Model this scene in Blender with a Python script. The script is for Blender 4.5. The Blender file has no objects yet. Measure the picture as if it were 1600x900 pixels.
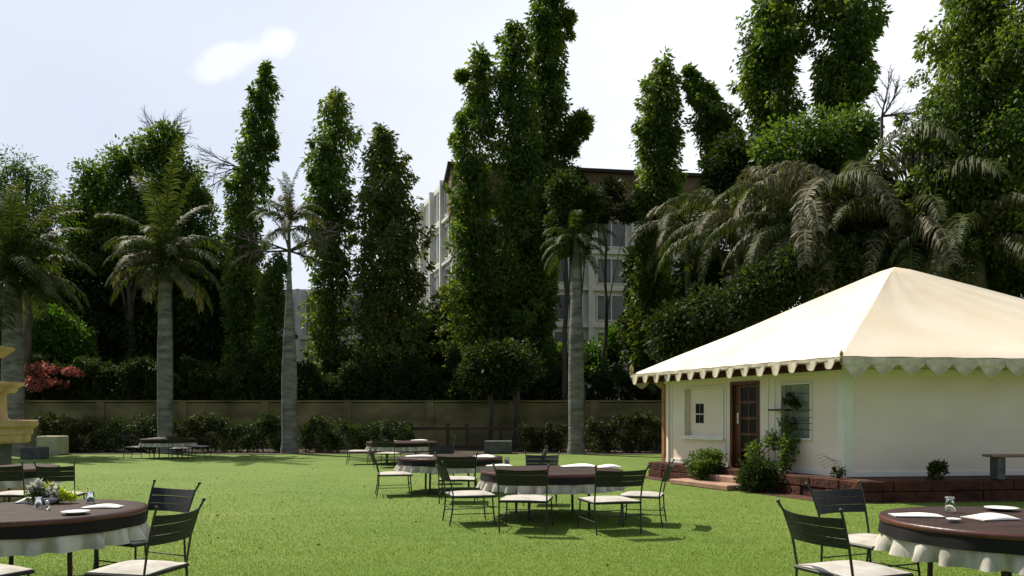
import bpy, math, random
import numpy as np
from mathutils import Vector
from math import radians as rad, sin, cos, pi

random.seed(7)
RNG = np.random.default_rng(11)
scene = bpy.context.scene
COL = scene.collection

# ------------------------------------------------------------------ camera
F, EYE, HOR = 1250.0, 1.6, 650.0            # focal length in px of the 1600 px photo, eye height, horizon row
cam = bpy.data.cameras.new('camera')
cam.sensor_width = 36.0
cam.lens = 36.0 * F / 1600.0
cam.shift_y = (HOR - 450.0) / 1600.0
cam.clip_start = 0.1
cam.clip_end = 3000
cam_o = bpy.data.objects.new('camera', cam)
cam_o.location = (0, 0, EYE)
cam_o.rotation_euler = (rad(90), 0, 0)
COL.objects.link(cam_o)
scene.camera = cam_o

def G(px, d):
    """x of a picture column at depth d"""
    return (px - 800.0) / F * d
def Z(py, d):
    return EYE + (HOR - py) / F * d

# ------------------------------------------------------------------ light
SUN_EL = rad(54)
SAZ = Vector((-0.72, 0.69)).normalized()   # towards the sun, seen from above
SUN_DIR = Vector((SAZ.x * cos(SUN_EL), SAZ.y * cos(SUN_EL), sin(SUN_EL)))
sun = bpy.data.lights.new('sun', 'SUN')
sun.energy = 4.9
sun.angle = rad(0.5)
sun.color = (1.0, 0.93, 0.80)
sun_o = bpy.data.objects.new('sun', sun)
sun_o.rotation_euler = (-SUN_DIR).to_track_quat('-Z', 'Y').to_euler()
sun_o.location = (-20, 30, 40)
COL.objects.link(sun_o)

world = bpy.data.worlds.new('World')
scene.world = world
world.use_nodes = True
wn, wl = world.node_tree.nodes, world.node_tree.links
wn.clear()
w_out = wn.new('ShaderNodeOutputWorld')
w_bg = wn.new('ShaderNodeBackground')
w_sky = wn.new('ShaderNodeTexSky')
w_sky.sky_type = 'NISHITA'
w_sky.sun_disc = False
w_sky.sun_elevation = SUN_EL
w_sky.sun_rotation = math.atan2(SAZ.x, SAZ.y)
w_sky.air_density = 1.0
w_sky.dust_density = 2.5
w_sky.ozone_density = 1.5
w_bg.inputs['Strength'].default_value = 0.079
w_tc = wn.new('ShaderNodeTexCoord')
def wmath(op, a, b=None, clamp=False):
    n = wn.new('ShaderNodeMath'); n.operation = op; n.use_clamp = clamp
    for i, v in enumerate((a, b)):
        if v is None: continue
        if isinstance(v, (int, float)): n.inputs[i].default_value = v
        else: wl.new(v, n.inputs[i])
    return n.outputs[0]
# thin white veil of high cloud over the whole sky, denser towards +X, with soft streaks
w_map = wn.new('ShaderNodeMapping'); w_map.inputs['Scale'].default_value = (1.0, 1.0, 3.0)
wl.new(w_tc.outputs['Generated'], w_map.inputs['Vector'])
w_no = wn.new('ShaderNodeTexNoise'); w_no.inputs['Scale'].default_value = 2.2; w_no.inputs['Detail'].default_value = 5
wl.new(w_map.outputs[0], w_no.inputs['Vector'])
w_sep = wn.new('ShaderNodeSeparateXYZ'); wl.new(w_tc.outputs['Generated'], w_sep.inputs[0])
veil = wmath('MULTIPLY_ADD', w_sep.outputs['X'], 1.5)
veil.node.inputs[2].default_value = 0.70
veil = wmath('ADD', veil, wmath('MULTIPLY', wmath('SUBTRACT', w_no.outputs['Fac'], 0.5), 0.7), True)
# one small bright cloud, upper left
def dirv(px, py):
    return Vector(((px - 800) / F, 1.0, (HOR - py) / F)).normalized()
cd = dirv(385, 88)
ax = (dirv(470, 62) - dirv(300, 114)).normalized()
up = cd.cross(ax).normalized()
def wdot(v):
    n = wn.new('ShaderNodeVectorMath'); n.operation = 'DOT_PRODUCT'
    wl.new(w_tc.outputs['Generated'], n.inputs[0]); n.inputs[1].default_value = tuple(v)
    return n.outputs['Value']
w_no2 = wn.new('ShaderNodeTexNoise'); w_no2.inputs['Scale'].default_value = 14; w_no2.inputs['Detail'].default_value = 6
wl.new(w_tc.outputs['Generated'], w_no2.inputs['Vector'])
nn = wmath('SUBTRACT', w_no2.outputs['Fac'], 0.5)
ca = wmath('DIVIDE', wmath('SUBTRACT', wdot(ax), cd.dot(ax)), 0.070)
cb = wmath('DIVIDE', wmath('SUBTRACT', wdot(up), cd.dot(up)), 0.017)
cr = wmath('ADD', wmath('MULTIPLY', ca, ca), wmath('MULTIPLY', cb, cb))
cr = wmath('ADD', cr, wmath('MULTIPLY', nn, 7.0))
cloud = wmath('MULTIPLY', wmath('SUBTRACT', 1.35, cr, True), 0.42)
cloud = wmath('MULTIPLY', cloud, wmath('GREATER_THAN', wdot(cd), 0.5))
veil2 = wmath('ADD', veil, wmath('MULTIPLY', cloud, 1.3), True)
w_mix = wn.new('ShaderNodeMix'); w_mix.data_type = 'RGBA'
wl.new(w_sky.outputs[0], w_mix.inputs['A'])
w_mix.inputs['B'].default_value = (12.6, 12.5, 12.2, 1)
w_hz = wn.new('ShaderNodeMix'); w_hz.data_type = 'RGBA'
# sunlit haze: bright low down on the sun's side of the sky, clear blue towards the zenith and behind
hz = wmath('SUBTRACT', 1.0, wmath('DIVIDE', wmath('SUBTRACT', w_sep.outputs['Z'], 0.42), 0.40, True), True)
hz = wmath('MULTIPLY', hz, wmath('ADD', wmath('MULTIPLY', w_sep.outputs['Y'], 0.95), 0.25, True))
wl.new(wmath('MULTIPLY', hz, 0.60), w_hz.inputs['Factor'])
veil_fade = wmath('ADD', wmath('MULTIPLY', hz, 0.8), 0.2)
wl.new(wmath('MULTIPLY', veil2, veil_fade), w_mix.inputs['Factor'])
wl.new(w_mix.outputs['Result'], w_hz.inputs['A'])
w_hz.inputs['B'].default_value = (8.5, 9.1, 10.4, 1)
wl.new(w_hz.outputs['Result'], w_bg.inputs['Color'])
wl.new(w_bg.outputs[0], w_out.inputs[0])

scene.view_settings.view_transform = 'Standard'
scene.view_settings.look = 'None'
scene.view_settings.exposure = 0.38
scene.view_settings.gamma = 1.0
scene.view_settings.use_curve_mapping = False
scene.cycles.max_bounces = 6
scene.cycles.diffuse_bounces = 3
scene.cycles.transparent_max_bounces = 8

# ------------------------------------------------------------------ materials
def mat(name, c1, c2=None, scale=6.0, rough=0.7, bump=0.0, bscale=None, stretch=(1, 1, 1), spec=0.35, metal=0.0,
        detail=5, contrast=(0.35, 0.65), trans=0.0, alpha=None):
    m = bpy.data.materials.new(name); m.use_nodes = True
    nt = m.node_tree; n = nt.nodes; l = nt.links
    b = n['Principled BSDF']
    b.inputs['Roughness'].default_value = rough
    b.inputs['Specular IOR Level'].default_value = spec
    b.inputs['Metallic'].default_value = metal
    b.inputs['Base Color'].default_value = (*c1, 1)
    if trans: b.inputs['Transmission Weight'].default_value = trans
    if c2 is not None or bump:
        tc = n.new('ShaderNodeTexCoord'); mp = n.new('ShaderNodeMapping')
        mp.inputs['Scale'].default_value = stretch
        l.new(tc.outputs['Object'], mp.inputs['Vector'])
    if c2 is not None:
        no = n.new('ShaderNodeTexNoise'); no.inputs['Scale'].default_value = scale; no.inputs['Detail'].default_value = detail
        l.new(mp.outputs[0], no.inputs['Vector'])
        cr = n.new('ShaderNodeValToRGB')
        cr.color_ramp.elements[0].position, cr.color_ramp.elements[1].position = contrast
        cr.color_ramp.elements[0].color = (*c1, 1); cr.color_ramp.elements[1].color = (*c2, 1)
        l.new(no.outputs['Fac'], cr.inputs[0]); l.new(cr.outputs[0], b.inputs['Base Color'])
    if bump:
        nb = n.new('ShaderNodeTexNoise'); nb.inputs['Scale'].default_value = bscale or scale * 3; nb.inputs['Detail'].default_value = 4
        l.new(mp.outputs[0], nb.inputs['Vector'])
        bp = n.new('ShaderNodeBump'); bp.inputs['Strength'].default_value = bump; bp.inputs['Distance'].default_value = 0.03
        l.new(nb.outputs['Fac'], bp.inputs['Height']); l.new(bp.outputs[0], b.inputs['Normal'])
    return m

def leafmat(name, cols, rough=0.5, transl=0.3, spec=0.4, tcol=None):
    """leaf material: per-leaf tint attribute picks the colour; thin leaves let light through"""
    m = bpy.data.materials.new(name); m.use_nodes = True
    nt = m.node_tree; n = nt.nodes; l = nt.links
    b = n['Principled BSDF']; out = n['Material Output']
    b.inputs['Roughness'].default_value = rough
    b.inputs['Specular IOR Level'].default_value = spec * .45
    at = n.new('ShaderNodeAttribute'); at.attribute_name = 'tint'
    cr = n.new('ShaderNodeValToRGB')
    while len(cr.color_ramp.elements) < len(cols): cr.color_ramp.elements.new(0.5)
    for i, c in enumerate(cols):
        cr.color_ramp.elements[i].position = i / (len(cols) - 1)
        cr.color_ramp.elements[i].color = (*c, 1)
    l.new(at.outputs['Fac'], cr.inputs[0]); l.new(cr.outputs[0], b.inputs['Base Color'])
    tr = n.new('ShaderNodeBsdfTranslucent')
    mx = n.new('ShaderNodeMix'); mx.data_type = 'RGBA'; mx.blend_type = 'MULTIPLY'; mx.inputs['Factor'].default_value = 1
    l.new(cr.outputs[0], mx.inputs['A']); mx.inputs['B'].default_value = (*(tcol or (1.6, 1.7, 0.5)), 1)
    l.new(mx.outputs['Result'], tr.inputs['Color'])
    ms = n.new('ShaderNodeMixShader'); ms.inputs[0].default_value = transl
    l.new(b.outputs[0], ms.inputs[1]); l.new(tr.outputs[0], ms.inputs[2]); l.new(ms.outputs[0], out.inputs['Surface'])
    return m

M = {}
M['ashoka'] = leafmat('ashoka_leaf', [(.016, .032, .008), (.058, .100, .022), (.135, .185, .040), (.27, .25, .055)], .5, .42)
M['soft'] = leafmat('pale_column_leaf', [(.035, .050, .015), (.10, .125, .035), (.21, .22, .075)], .5, .4)
M['dark'] = leafmat('dark_leaf', [(.014, .024, .007), (.032, .052, .012), (.072, .098, .022)], .6, .26)
M['mid'] = leafmat('mid_leaf', [(.024, .048, .012), (.072, .118, .028), (.165, .205, .055)], .5, .42)
M['bright'] = leafmat('bright_leaf', [(.035, .08, .010), (.065, .135, .018), (.11, .18, .03)], .5, .3)
M['olive'] = leafmat('olive_leaf', [(.018, .024, .006), (.042, .052, .012), (.085, .095, .022)], .6, .2)
M['pink'] = leafmat('pink_bract', [(.22, .06, .05), (.40, .14, .11), (.06, .08, .03)], .5, .3, tcol=(1.3, .9, .8))
M['palm'] = leafmat('palm_leaf', [(.018, .034, .008), (.045, .068, .015), (.11, .12, .035)], .58, .3, .4, tcol=(1.4, 1.4, .6))
M['palmdry'] = leafmat('palm_leaf_pale', [(.050, .052, .024), (.11, .108, .055), (.23, .215, .13)], .6, .25, .4, tcol=(1.1, 1.1, .6))
M['petal_white'] = leafmat('white_petal', [(.6, .6, .52), (.8, .8, .74)], .6, .3, tcol=(1, 1, .9))
M['petal_yellow'] = leafmat('yellow_green_petal', [(.35, .48, .02), (.62, .68, .06)], .6, .3, tcol=(1, 1, .4))
M['bark'] = mat('bark', (.05, .04, .03), (.11, .09, .07), 4, .9, .5, 12, (1, 1, .25))
M['twig'] = mat('twig', (.05, .042, .035), (.10, .085, .07), 6, .9)
M['palmbark'] = mat('palm_bark', (.085, .08, .07), (.25, .24, .22), 3.2, .9, .6, 9, (.6, .6, 2.2), contrast=(.3, .7))
M['crownshaft'] = mat('crownshaft', (.05, .055, .035), (.09, .095, .06), 2, .5)
M['chair'] = mat('black_iron', (.012, .012, .012), (.028, .026, .024), 14, .42, .05, spec=.5)
M['slat'] = mat('dark_wicker', (.008, .009, .008), (.024, .025, .023), 18, .6, .25, 60, (1, 1, 3))
M['seat'] = mat('seat_cloth', (.34, .315, .27), (.50, .475, .43), 5, .85, .15, 60)
M['seatdark'] = mat('seat_frame_iron', (.014, .012, .011), None, rough=.5)
M['overlay'] = mat('brown_cloth', (.022, .011, .009), (.045, .024, .020), 5, .7, .2, 30, (1, 1, 6), spec=.18)
M['overband'] = mat('black_cloth', (.004, .003, .003), (.008, .006, .006), 6, .8, .1)
M['edge'] = mat('maroon_wood', (.07, .018, .014), (.12, .035, .026), 3, .4, .1, 20, (1, 1, 5), spec=.5)
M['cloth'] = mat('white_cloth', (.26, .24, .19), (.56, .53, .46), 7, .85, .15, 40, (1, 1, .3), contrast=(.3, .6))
M['napkin'] = mat('white_napkin', (.78, .75, .68), (.82, .80, .75), 6, .8, .1)
M['china'] = mat('china', (.80, .80, .78), rough=.2, spec=.5)
M['steel'] = mat('steel', (.55, .55, .54), rough=.25, metal=1.0)
gm = mat('clear_glass', (.92, .95, .94), rough=.03, spec=.5, trans=1.0); M['glass'] = gm
M['plaster'] = mat('white_plaster', (.84, .69, .57), (.90, .77, .66), 1.1, .9, .25, 9, (1, 1, 1.6), contrast=(.3, .7))
M['trim'] = mat('white_paint', (.80, .76, .66), (.84, .80, .72), 4, .6)
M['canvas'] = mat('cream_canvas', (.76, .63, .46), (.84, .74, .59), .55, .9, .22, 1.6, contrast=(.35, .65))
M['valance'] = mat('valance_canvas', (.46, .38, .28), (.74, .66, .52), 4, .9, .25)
M['maroon'] = mat('maroon_cloth', (.07, .02, .014), (.11, .035, .022), 6, .9)
M['copper'] = mat('copper_band', (.34, .13, .06), (.45, .20, .10), 6, .6)
M['wood'] = mat('door_wood', (.07, .022, .009), (.13, .045, .018), 5, .45, .2, 25, (1, 1, .15))
M['wood_dark'] = mat('dark_wood', (.035, .018, .012), (.06, .032, .02), 5, .5, .2, 25, (1, 1, .15))
M['pane'] = mat('dark_pane', (.006, .005, .005), rough=.25, spec=.15)
M['interior'] = mat('dim_room', (.03, .022, .018), rough=.9)
M['panel'] = mat('grey_green_board', (.26, .27, .22), (.34, .34, .29), 5, .75, .1)
M['sandstone'] = mat('red_stone', (.035, .013, .008), (.10, .034, .018), 3.5, .95, .9, 12)
M['laterite'] = mat('red_soil', (.05, .020, .012), (.10, .04, .024), 3, .95, .6, 10)
M['step'] = mat('pinkish_step_stone', (.30, .17, .12), (.42, .27, .19), 4, .85, .3, 14)
M['sand'] = mat('sand_stone', (.34, .24, .10), (.50, .37, .19), 3, .85, .35, 16)
M['cream'] = mat('cream_paint', (.36, .35, .20), (.46, .44, .27), 2.5, .85, .15)
M['wall'] = mat('olive_plaster', (.09, .08, .035), (.30, .265, .115), .55, .95, .3, 9, (1, 1, 2.0), contrast=(.3, .7))
M['soil'] = mat('bed_soil', (.030, .022, .014), (.06, .045, .028), 2, .95, .5, 8)
M['bwall'] = mat('building_paint', (.80, .74, .62), (.87, .81, .70), .5, .9, .1, 4, contrast=(.3, .7))
M['bbrown'] = mat('brown_fascia', (.10, .06, .035), (.19, .12, .07), .8, .85, .1, 3)
M['bdark'] = mat('roof_edge', (.03, .022, .018), rough=.8)
M['bglass'] = mat('building_glass', (.13, .135, .125), (.24, .24, .22), .6, .25, spec=.5)
M['siding'] = mat('grey_siding', (.62, .61, .58), (.74, .73, .70), 1.2, .85)
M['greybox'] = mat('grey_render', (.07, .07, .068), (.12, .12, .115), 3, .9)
M['pot'] = mat('pot_clay', (.10, .05, .035), (.16, .08, .05), 6, .8)
M['benchwood'] = mat('bench_wood', (.18, .11, .07), (.28, .18, .12), 4, .6, .2, 20, (.3, 1, 1))
M['benchleg'] = mat('bench_leg_stone', (.07, .07, .065), (.13, .13, .12), 8, .9, .2)

# lawn: mown grass, colour drifts in broad patches and fine blades
def lawnmat():
    m = bpy.data.materials.new('mown_grass'); m.use_nodes = True
    nt = m.node_tree; n = nt.nodes; l = nt.links; b = n['Principled BSDF']
    b.inputs['Roughness'].default_value = .85; b.inputs['Specular IOR Level'].default_value = .2
    tc = n.new('ShaderNodeTexCoord')
    def noise(sc, stretch, det=5):
        mp = n.new('ShaderNodeMapping'); mp.inputs['Scale'].default_value = stretch; l.new(tc.outputs['Object'], mp.inputs['Vector'])
        no = n.new('ShaderNodeTexNoise'); no.inputs['Scale'].default_value = sc; no.inputs['Detail'].default_value = det
        l.new(mp.outputs[0], no.inputs['Vector']); return no.outputs['Fac']
    def ramp(f, a, c, p0=.3, p1=.7):
        r = n.new('ShaderNodeValToRGB'); r.color_ramp.elements[0].position = p0; r.color_ramp.elements[1].position = p1
        r.color_ramp.elements[0].color = (*a, 1); r.color_ramp.elements[1].color = (*c, 1); l.new(f, r.inputs[0]); return r.outputs[0]
    big = ramp(noise(.35, (1, .8, 1)), (.104, .172, .030), (.146, .200, .042))
    mid = ramp(noise(1.6, (.35, 2.6, 1), 6), (.82, .88, .84), (1.12, 1.09, 1.08), .28, .72)
    fine = ramp(noise(55, (1, 1, 1), 3), (.74, .76, .68), (1.24, 1.2, 1.2), .3, .7)
    def mul(a, c):
        x = n.new('ShaderNodeMix'); x.data_type = 'RGBA'; x.blend_type = 'MULTIPLY'; x.inputs['Factor'].default_value = 1
        l.new(a, x.inputs['A']); l.new(c, x.inputs['B']); return x.outputs['Result']
    l.new(mul(mul(big, mid), fine), b.inputs['Base Color'])
    bp = n.new('ShaderNodeBump'); bp.inputs['Strength'].default_value = .45; bp.inputs['Distance'].default_value = .03
    l.new(noise(38, (1, 1, 1), 4), bp.inputs['Height']); l.new(bp.outputs[0], b.inputs['Normal'])
    return m
M['lawn'] = lawnmat()
M['blade'] = leafmat('grass_blade', [(.130, .215, .028), (.190, .275, .040), (.29, .345, .075)], .7, .3, .2, tcol=(1.2, 1.25, .5))

# ------------------------------------------------------------------ object helpers
def link(name, me, parent=None):
    o = bpy.data.objects.new(name, me); COL.objects.link(o)
    if parent is not None: o.parent = parent
    return o
def tag(o, label=None, cat=None, group=None, kind=None):
    if label: o['label'] = label
    if cat: o['category'] = cat
    if group: o['group'] = group
    if kind: o['kind'] = kind
    return o
def thing(name, loc, label, cat, group=None, rz=0.0):
    o = bpy.data.objects.new(name, None); COL.objects.link(o)
    o.empty_display_size = .2
    o.location = loc; o.rotation_euler = (0, 0, rz)
    return tag(o, label, cat, group)
def copy_tree(src, parent=None):
    o = src.copy(); COL.objects.link(o)
    if parent is not None: o.parent = parent
    for ch in list(src.children): copy_tree(ch, o)
    return o

class MB:
    """collects solids, then becomes ONE mesh object"""
    def __init__(s): s.v = []; s.f = []; s.mi = []; s.sm = []
    def add(s, vs, fs, mi=0, smooth=False):
        k = len(s.v); s.v += [tuple(p) for p in vs]
        s.f += [tuple(i + k for i in f) for f in fs]; s.mi += [mi] * len(fs); s.sm += [smooth] * len(fs)
    def box(s, x0, x1, y0, y1, z0, z1, mi=0, fr=None, bev=0.0):
        if bev > 0:
            b = bev
            vs = []; 
            for z, i in ((z0, b), (z0 + b, 0), (z1 - b, 0), (z1, b)):
                vs += [(x0 + i, y0 + i, z), (x1 - i, y0 + i, z), (x1 - i, y1 - i, z), (x0 + i, y1 - i, z)]
            fs = [(3, 2, 1, 0), (12, 13, 14, 15)]
            for r in range(3):
                for q in range(4):
                    a = r * 4 + q; c = r * 4 + (q + 1) % 4
                    fs.append((a, c, c + 4, a + 4))
        else:
            vs = [(x0, y0, z0), (x1, y0, z0), (x1, y1, z0), (x0, y1, z0), (x0, y0, z1), (x1, y0, z1), (x1, y1, z1), (x0, y1, z1)]
            fs = [(3, 2, 1, 0), (4, 5, 6, 7), (0, 1, 5, 4), (1, 2, 6, 5), (2, 3, 7, 6), (3, 0, 4, 7)]
        if fr: vs = [fr(p) for p in vs]
        s.add(vs, fs, mi)
    def tube(s, pts, rads, n=8, mi=0, cap=True, smooth=True):
        pts = [Vector(p) for p in pts]
        if isinstance(rads, (int, float)): rads = [rads] * len(pts)
        vs = []; prev = None
        for i, p in enumerate(pts):
            t = (pts[min(i + 1, len(pts) - 1)] - pts[max(i - 1, 0)]).normalized()
            if prev is None:
                a = t.cross(Vector((0, 0, 1)))
                if a.length < .01: a = t.cross(Vector((0, 1, 0)))
            else: a = prev - t * prev.dot(t)
            a.normalize(); prev = a; b = t.cross(a)
            for k in range(n):
                th = 2 * pi * k / n
                vs.append(p + (a * cos(th) + b * sin(th)) * rads[i])
        fs = []
        for i in range(len(pts) - 1):
            for k in range(n):
                fs.append((i * n + k, i * n + (k + 1) % n, (i + 1) * n + (k + 1) % n, (i + 1) * n + k))
        s.add(vs, fs, mi, smooth)
        if cap:
            s.add(vs[:n], [tuple(reversed(range(n)))], mi); s.add(vs[-n:], [tuple(range(n))], mi)
    def lathe(s, prof, n=24, c=(0, 0), mi=0, smooth=True, wob=None):
        vs = []
        for (r, z) in prof:
            for k in range(n):
                th = 2 * pi * k / n; rr = r if wob is None else r + wob(th, z)
                vs.append((c[0] + rr * cos(th), c[1] + rr * sin(th), z))
        fs = []
        for i in range(len(prof) - 1):
            for k in range(n):
                fs.append((i * n + k, i * n + (k + 1) % n, (i + 1) * n + (k + 1) % n, (i + 1) * n + k))
        s.add(vs, fs, mi, smooth)
    def ball(s, c, r, n=8, mi=0, sq=1.0):
        vs = []; fs = []
        for i in range(n // 2 + 1):
            ph = pi * i / (n // 2)
            for k in range(n):
                th = 2 * pi * k / n
                vs.append((c[0] + r * sin(ph) * cos(th), c[1] + r * sin(ph) * sin(th), c[2] - r * sq * cos(ph)))
        for i in range(n // 2):
            for k in range(n): fs.append((i * n + k, i * n + (k + 1) % n, (i + 1) * n + (k + 1) % n, (i + 1) * n + k))
        s.add(vs, fs, mi, True)
    def mesh(s, name, mats, off=(0, 0, 0)):
        me = bpy.data.meshes.new(name)
        me.from_pydata([(p[0] - off[0], p[1] - off[1], p[2] - off[2]) for p in s.v], [], s.f)
        for m in (mats if isinstance(mats, (list, tuple)) else [mats]): me.materials.append(m)
        me.polygons.foreach_set('material_index', s.mi)
        me.polygons.foreach_set('use_smooth', s.sm)
        me.update(); return me
    def build(s, name, mats, parent=None, off=None):
        if off is None: off = (0, 0, 0)
        return link(name, s.mesh(name, mats, off), parent)

def np_mesh(name, verts, nper, material, tint):
    """verts (N*nper,3): N faces of nper corners each"""
    N = len(verts) // nper
    me = bpy.data.meshes.new(name)
    me.vertices.add(len(verts)); me.vertices.foreach_set('co', np.ascontiguousarray(verts, dtype=np.float32).ravel())
    me.loops.add(len(verts)); me.loops.foreach_set('vertex_index', np.arange(len(verts), dtype=np.int32))
    me.polygons.add(N)
    me.polygons.foreach_set('loop_start', np.arange(0, len(verts), nper, dtype=np.int32))
    me.polygons.foreach_set('loop_total', np.full(N, nper, dtype=np.int32))
    at = me.attributes.new('tint', 'FLOAT', 'FACE'); at.data.foreach_set('value', tint.astype(np.float32))
    me.materials.append(material); me.update(calc_edges=True)
    return me
TRI = [0]
def unit(a): return a / np.maximum(np.linalg.norm(a, axis=1, keepdims=True), 1e-6)
def leaf_mesh(name, P, D, L, W, material, tint, rng=RNG):
    """diamond leaves at P pointing along D"""
    n = len(P); TRI[0] += 2 * n
    D = unit(D); S = unit(np.cross(D, rng.normal(size=(n, 3))))
    L = (L * rng.uniform(.7, 1.3, n))[:, None]; W = (W * rng.uniform(.7, 1.3, n))[:, None]
    V = np.empty((n, 4, 3)); Nn = np.cross(D, S)
    V[:, 0] = P; V[:, 1] = P + D * L * .45 + S * W * .5 + Nn * W * .12
    V[:, 2] = P + D * L - Nn * W * .1; V[:, 3] = P + D * L * .45 - S * W * .5 + Nn * W * .12
    return np_mesh(name, V.reshape(-1, 3), 4, material, np.clip(tint, 0, 1))

# ------------------------------------------------------------------ foliage
def clumps_to_leaves(C, R, per, L, W, material, name, parent, off, droop=.8, outdir=None, rng=RNG, zs=.85):
    """C clump centres, R clump radii: leaves scattered in every clump"""
    n = len(C) * per
    cc = np.repeat(C, per, 0); rr = np.repeat(R, per)[:, None]
    q = unit(rng.normal(size=(n, 3))) * (rng.uniform(0, 1, (n, 1)) ** .45)
    P = cc + q * rr * np.array([1, 1, zs])
    sz = np.repeat(rng.uniform(.65, 1.35, len(C)), per)
    D = q + rng.normal(size=(n, 3)) * .55 + np.array([0, 0, -droop])
    if outdir is not None: D = D + np.repeat(outdir, per, 0) * .5
    ct = np.repeat(rng.uniform(.05, .75, len(C)), per)
    big = .5 + .5 * np.sin(cc[:, 2] * .9 + cc[:, 0] * .7) * np.sin(cc[:, 0] * 1.1 - cc[:, 2] * .6 + cc[:, 1])
    tint = ct * .45 + big * .30 + rng.uniform(0, .40, n) - .05
    me = leaf_mesh(name, P - np.array(off), D, L * sz, W * sz, material, tint, rng)
    return link(name, me, parent)

def column_crown(root, outline, d, n_cl, per, L=.26, W=.12, material=None, depthk=1.0, crad=.55, droop=1.0, seed=0, gap=.18):
    """outline: rows (y_px, xl_px, xr_px) of the crown's edges as seen at depth d -> a body of revolution about a wandering axis"""
    rng = np.random.default_rng(100 + seed)
    o = np.array(sorted(outline), float)
    zs = np.array([Z(y, d) for y in o[:, 0]]); xc = np.array([(G(a, d) + G(b, d)) / 2 for _, a, b in o]); rr = np.array([(G(b, d) - G(a, d)) / 2 for _, a, b in o]) * .93
    zz = zs[::-1]; xc = xc[::-1]; rr = rr[::-1]
    grid = np.linspace(zz[0], zz[-1], 400); rg = np.interp(grid, zz, rr) + .12
    p = rg / rg.sum()
    z = rng.choice(grid, n_cl, p=p) + rng.uniform(-.05, .05, n_cl)
    r = np.interp(z, zz, rr); x0 = np.interp(z, zz, xc)
    th = rng.uniform(0, 2 * pi, n_cl)
    fr = np.where(rng.uniform(size=n_cl) < .3, rng.uniform(0, .6, n_cl), rng.uniform(.72, 1.0, n_cl))
    lump = 1 + .17 * np.sin(z * 2.1 + 3 * np.sin(th + seed)) + .12 * np.sin(z * 5.3 + 2 * th + seed)
    cr = np.minimum(crad, r * .55 + .10) * rng.uniform(.6, 1.25, n_cl)
    spray = rng.uniform(size=n_cl) < .12                     # loose sprays hanging out of the outline
    fr = np.where(spray, rng.uniform(1.05, 1.3, n_cl), fr); cr = np.where(spray, cr * .45, cr)
    rad_ = np.maximum(r * lump - cr * .55, 0.02) * fr
    C = np.stack([x0 + rad_ * np.cos(th), d + rad_ * np.sin(th) * depthk, z - .12 * fr], 1)
    keep = (np.sin(z * 1.3 + th * 2 + seed) + np.sin(z * 2.9 - th * 3 + 2 * seed) + rng.normal(size=n_cl) * .4) > -2.0 + gap * 2
    keep |= fr < .6
    C = C[keep]; cr = cr[keep]
    out = np.stack([np.cos(th), np.sin(th), np.zeros(n_cl)], 1)[keep]
    return clumps_to_leaves(C, cr, per, L, W, material or M['ashoka'], 'crown', root, root.location, droop, out, rng, zs=1.3)

def blob_crown(root, blobs, d, n_cl, per, L=.26, W=.13, material=None, crad=.6, droop=.4, seed=0, depthk=.9, name='crown'):
    """blobs: (px, py, rx_px, rz_px[, dd]) ellipsoids; clumps sit mostly in their outer shell"""
    rng = np.random.default_rng(300 + seed)
    vol = np.array([b[2] * b[3] for b in blobs], float); idx = rng.choice(len(blobs), n_cl, p=vol / vol.sum())
    B = np.array([(G(b[0], d), d + (b[4] if len(b) > 4 else 0), Z(b[1], d), b[2] / F * d, b[3] / F * d) for b in blobs])[idx]
    q = unit(rng.normal(size=(n_cl, 3)))
    fr = np.where(rng.uniform(size=n_cl) < .3, rng.uniform(.1, .7, n_cl), rng.uniform(.75, 1.05, n_cl))[:, None]
    cr = np.minimum(crad, B[:, 3] * .5) * rng.uniform(.55, 1.3, n_cl)
    rx = np.maximum(B[:, 3] - cr * .5, .05); rz = np.maximum(B[:, 4] - cr * .5, .05)
    C = B[:, :3] + q * fr * np.stack([rx, rx * depthk, rz], 1)
    C[:, 2] = np.maximum(C[:, 2], .15)
    return clumps_to_leaves(C, cr, per, L, W, material or M['dark'], name, root, root.location, droop, q, rng)

def trunk_part(root, base, top, r0, r1, m='bark', wob=.15, seed=0, limbs=(), n=10):
    rr = random.Random(seed); mb = MB(); b = Vector(base); t = Vector(top); N = 9
    pts = [b.lerp(t, i / N) + Vector((rr.uniform(-wob, wob), rr.uniform(-wob, wob), 0)) * (i > 0) for i in range(N + 1)]
    rads = [r0 + (r1 - r0) * i / N + (r0 * .35 if i == 0 else 0) for i in range(N + 1)]
    mb.tube(pts, rads, n)
    for (fz, end, r) in limbs:
        s = b.lerp(t, fz); e = Vector(end); m1 = s.lerp(e, .5) + Vector((0, 0, .08 * (e - s).length))
        mb.tube([s, m1, e], [r, r * .6, r * .2], 6)
    return mb.build('trunk', M[m], root, tuple(root.location))

def ashoka(px, d, outline, label, n_cl=420, per=42, seed=0, group='tall columnar trees in a row behind the wall', blobs=None, **k):
    x = G(px, d)
    root = thing('ashoka_tree', (x, d, 0), label, 'tree', group)
    k3 = 4
    trunk_part(root, (x, d, 0), (G((outline[k3][1] + outline[k3][2]) / 2, d), d, Z(outline[k3][0], d)), .24, .05, seed=seed)
    column_crown(root, outline, d, n_cl, per, seed=seed, **k)
    if blobs:
        c = blob_crown(root, blobs, d, 26 * len(blobs), per, seed=seed + 50, material=k.get('material', M['ashoka']), crad=.4, name='side_branch')
        c['label'] = 'leafy side branch sticking out of the column'
    return root

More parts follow.
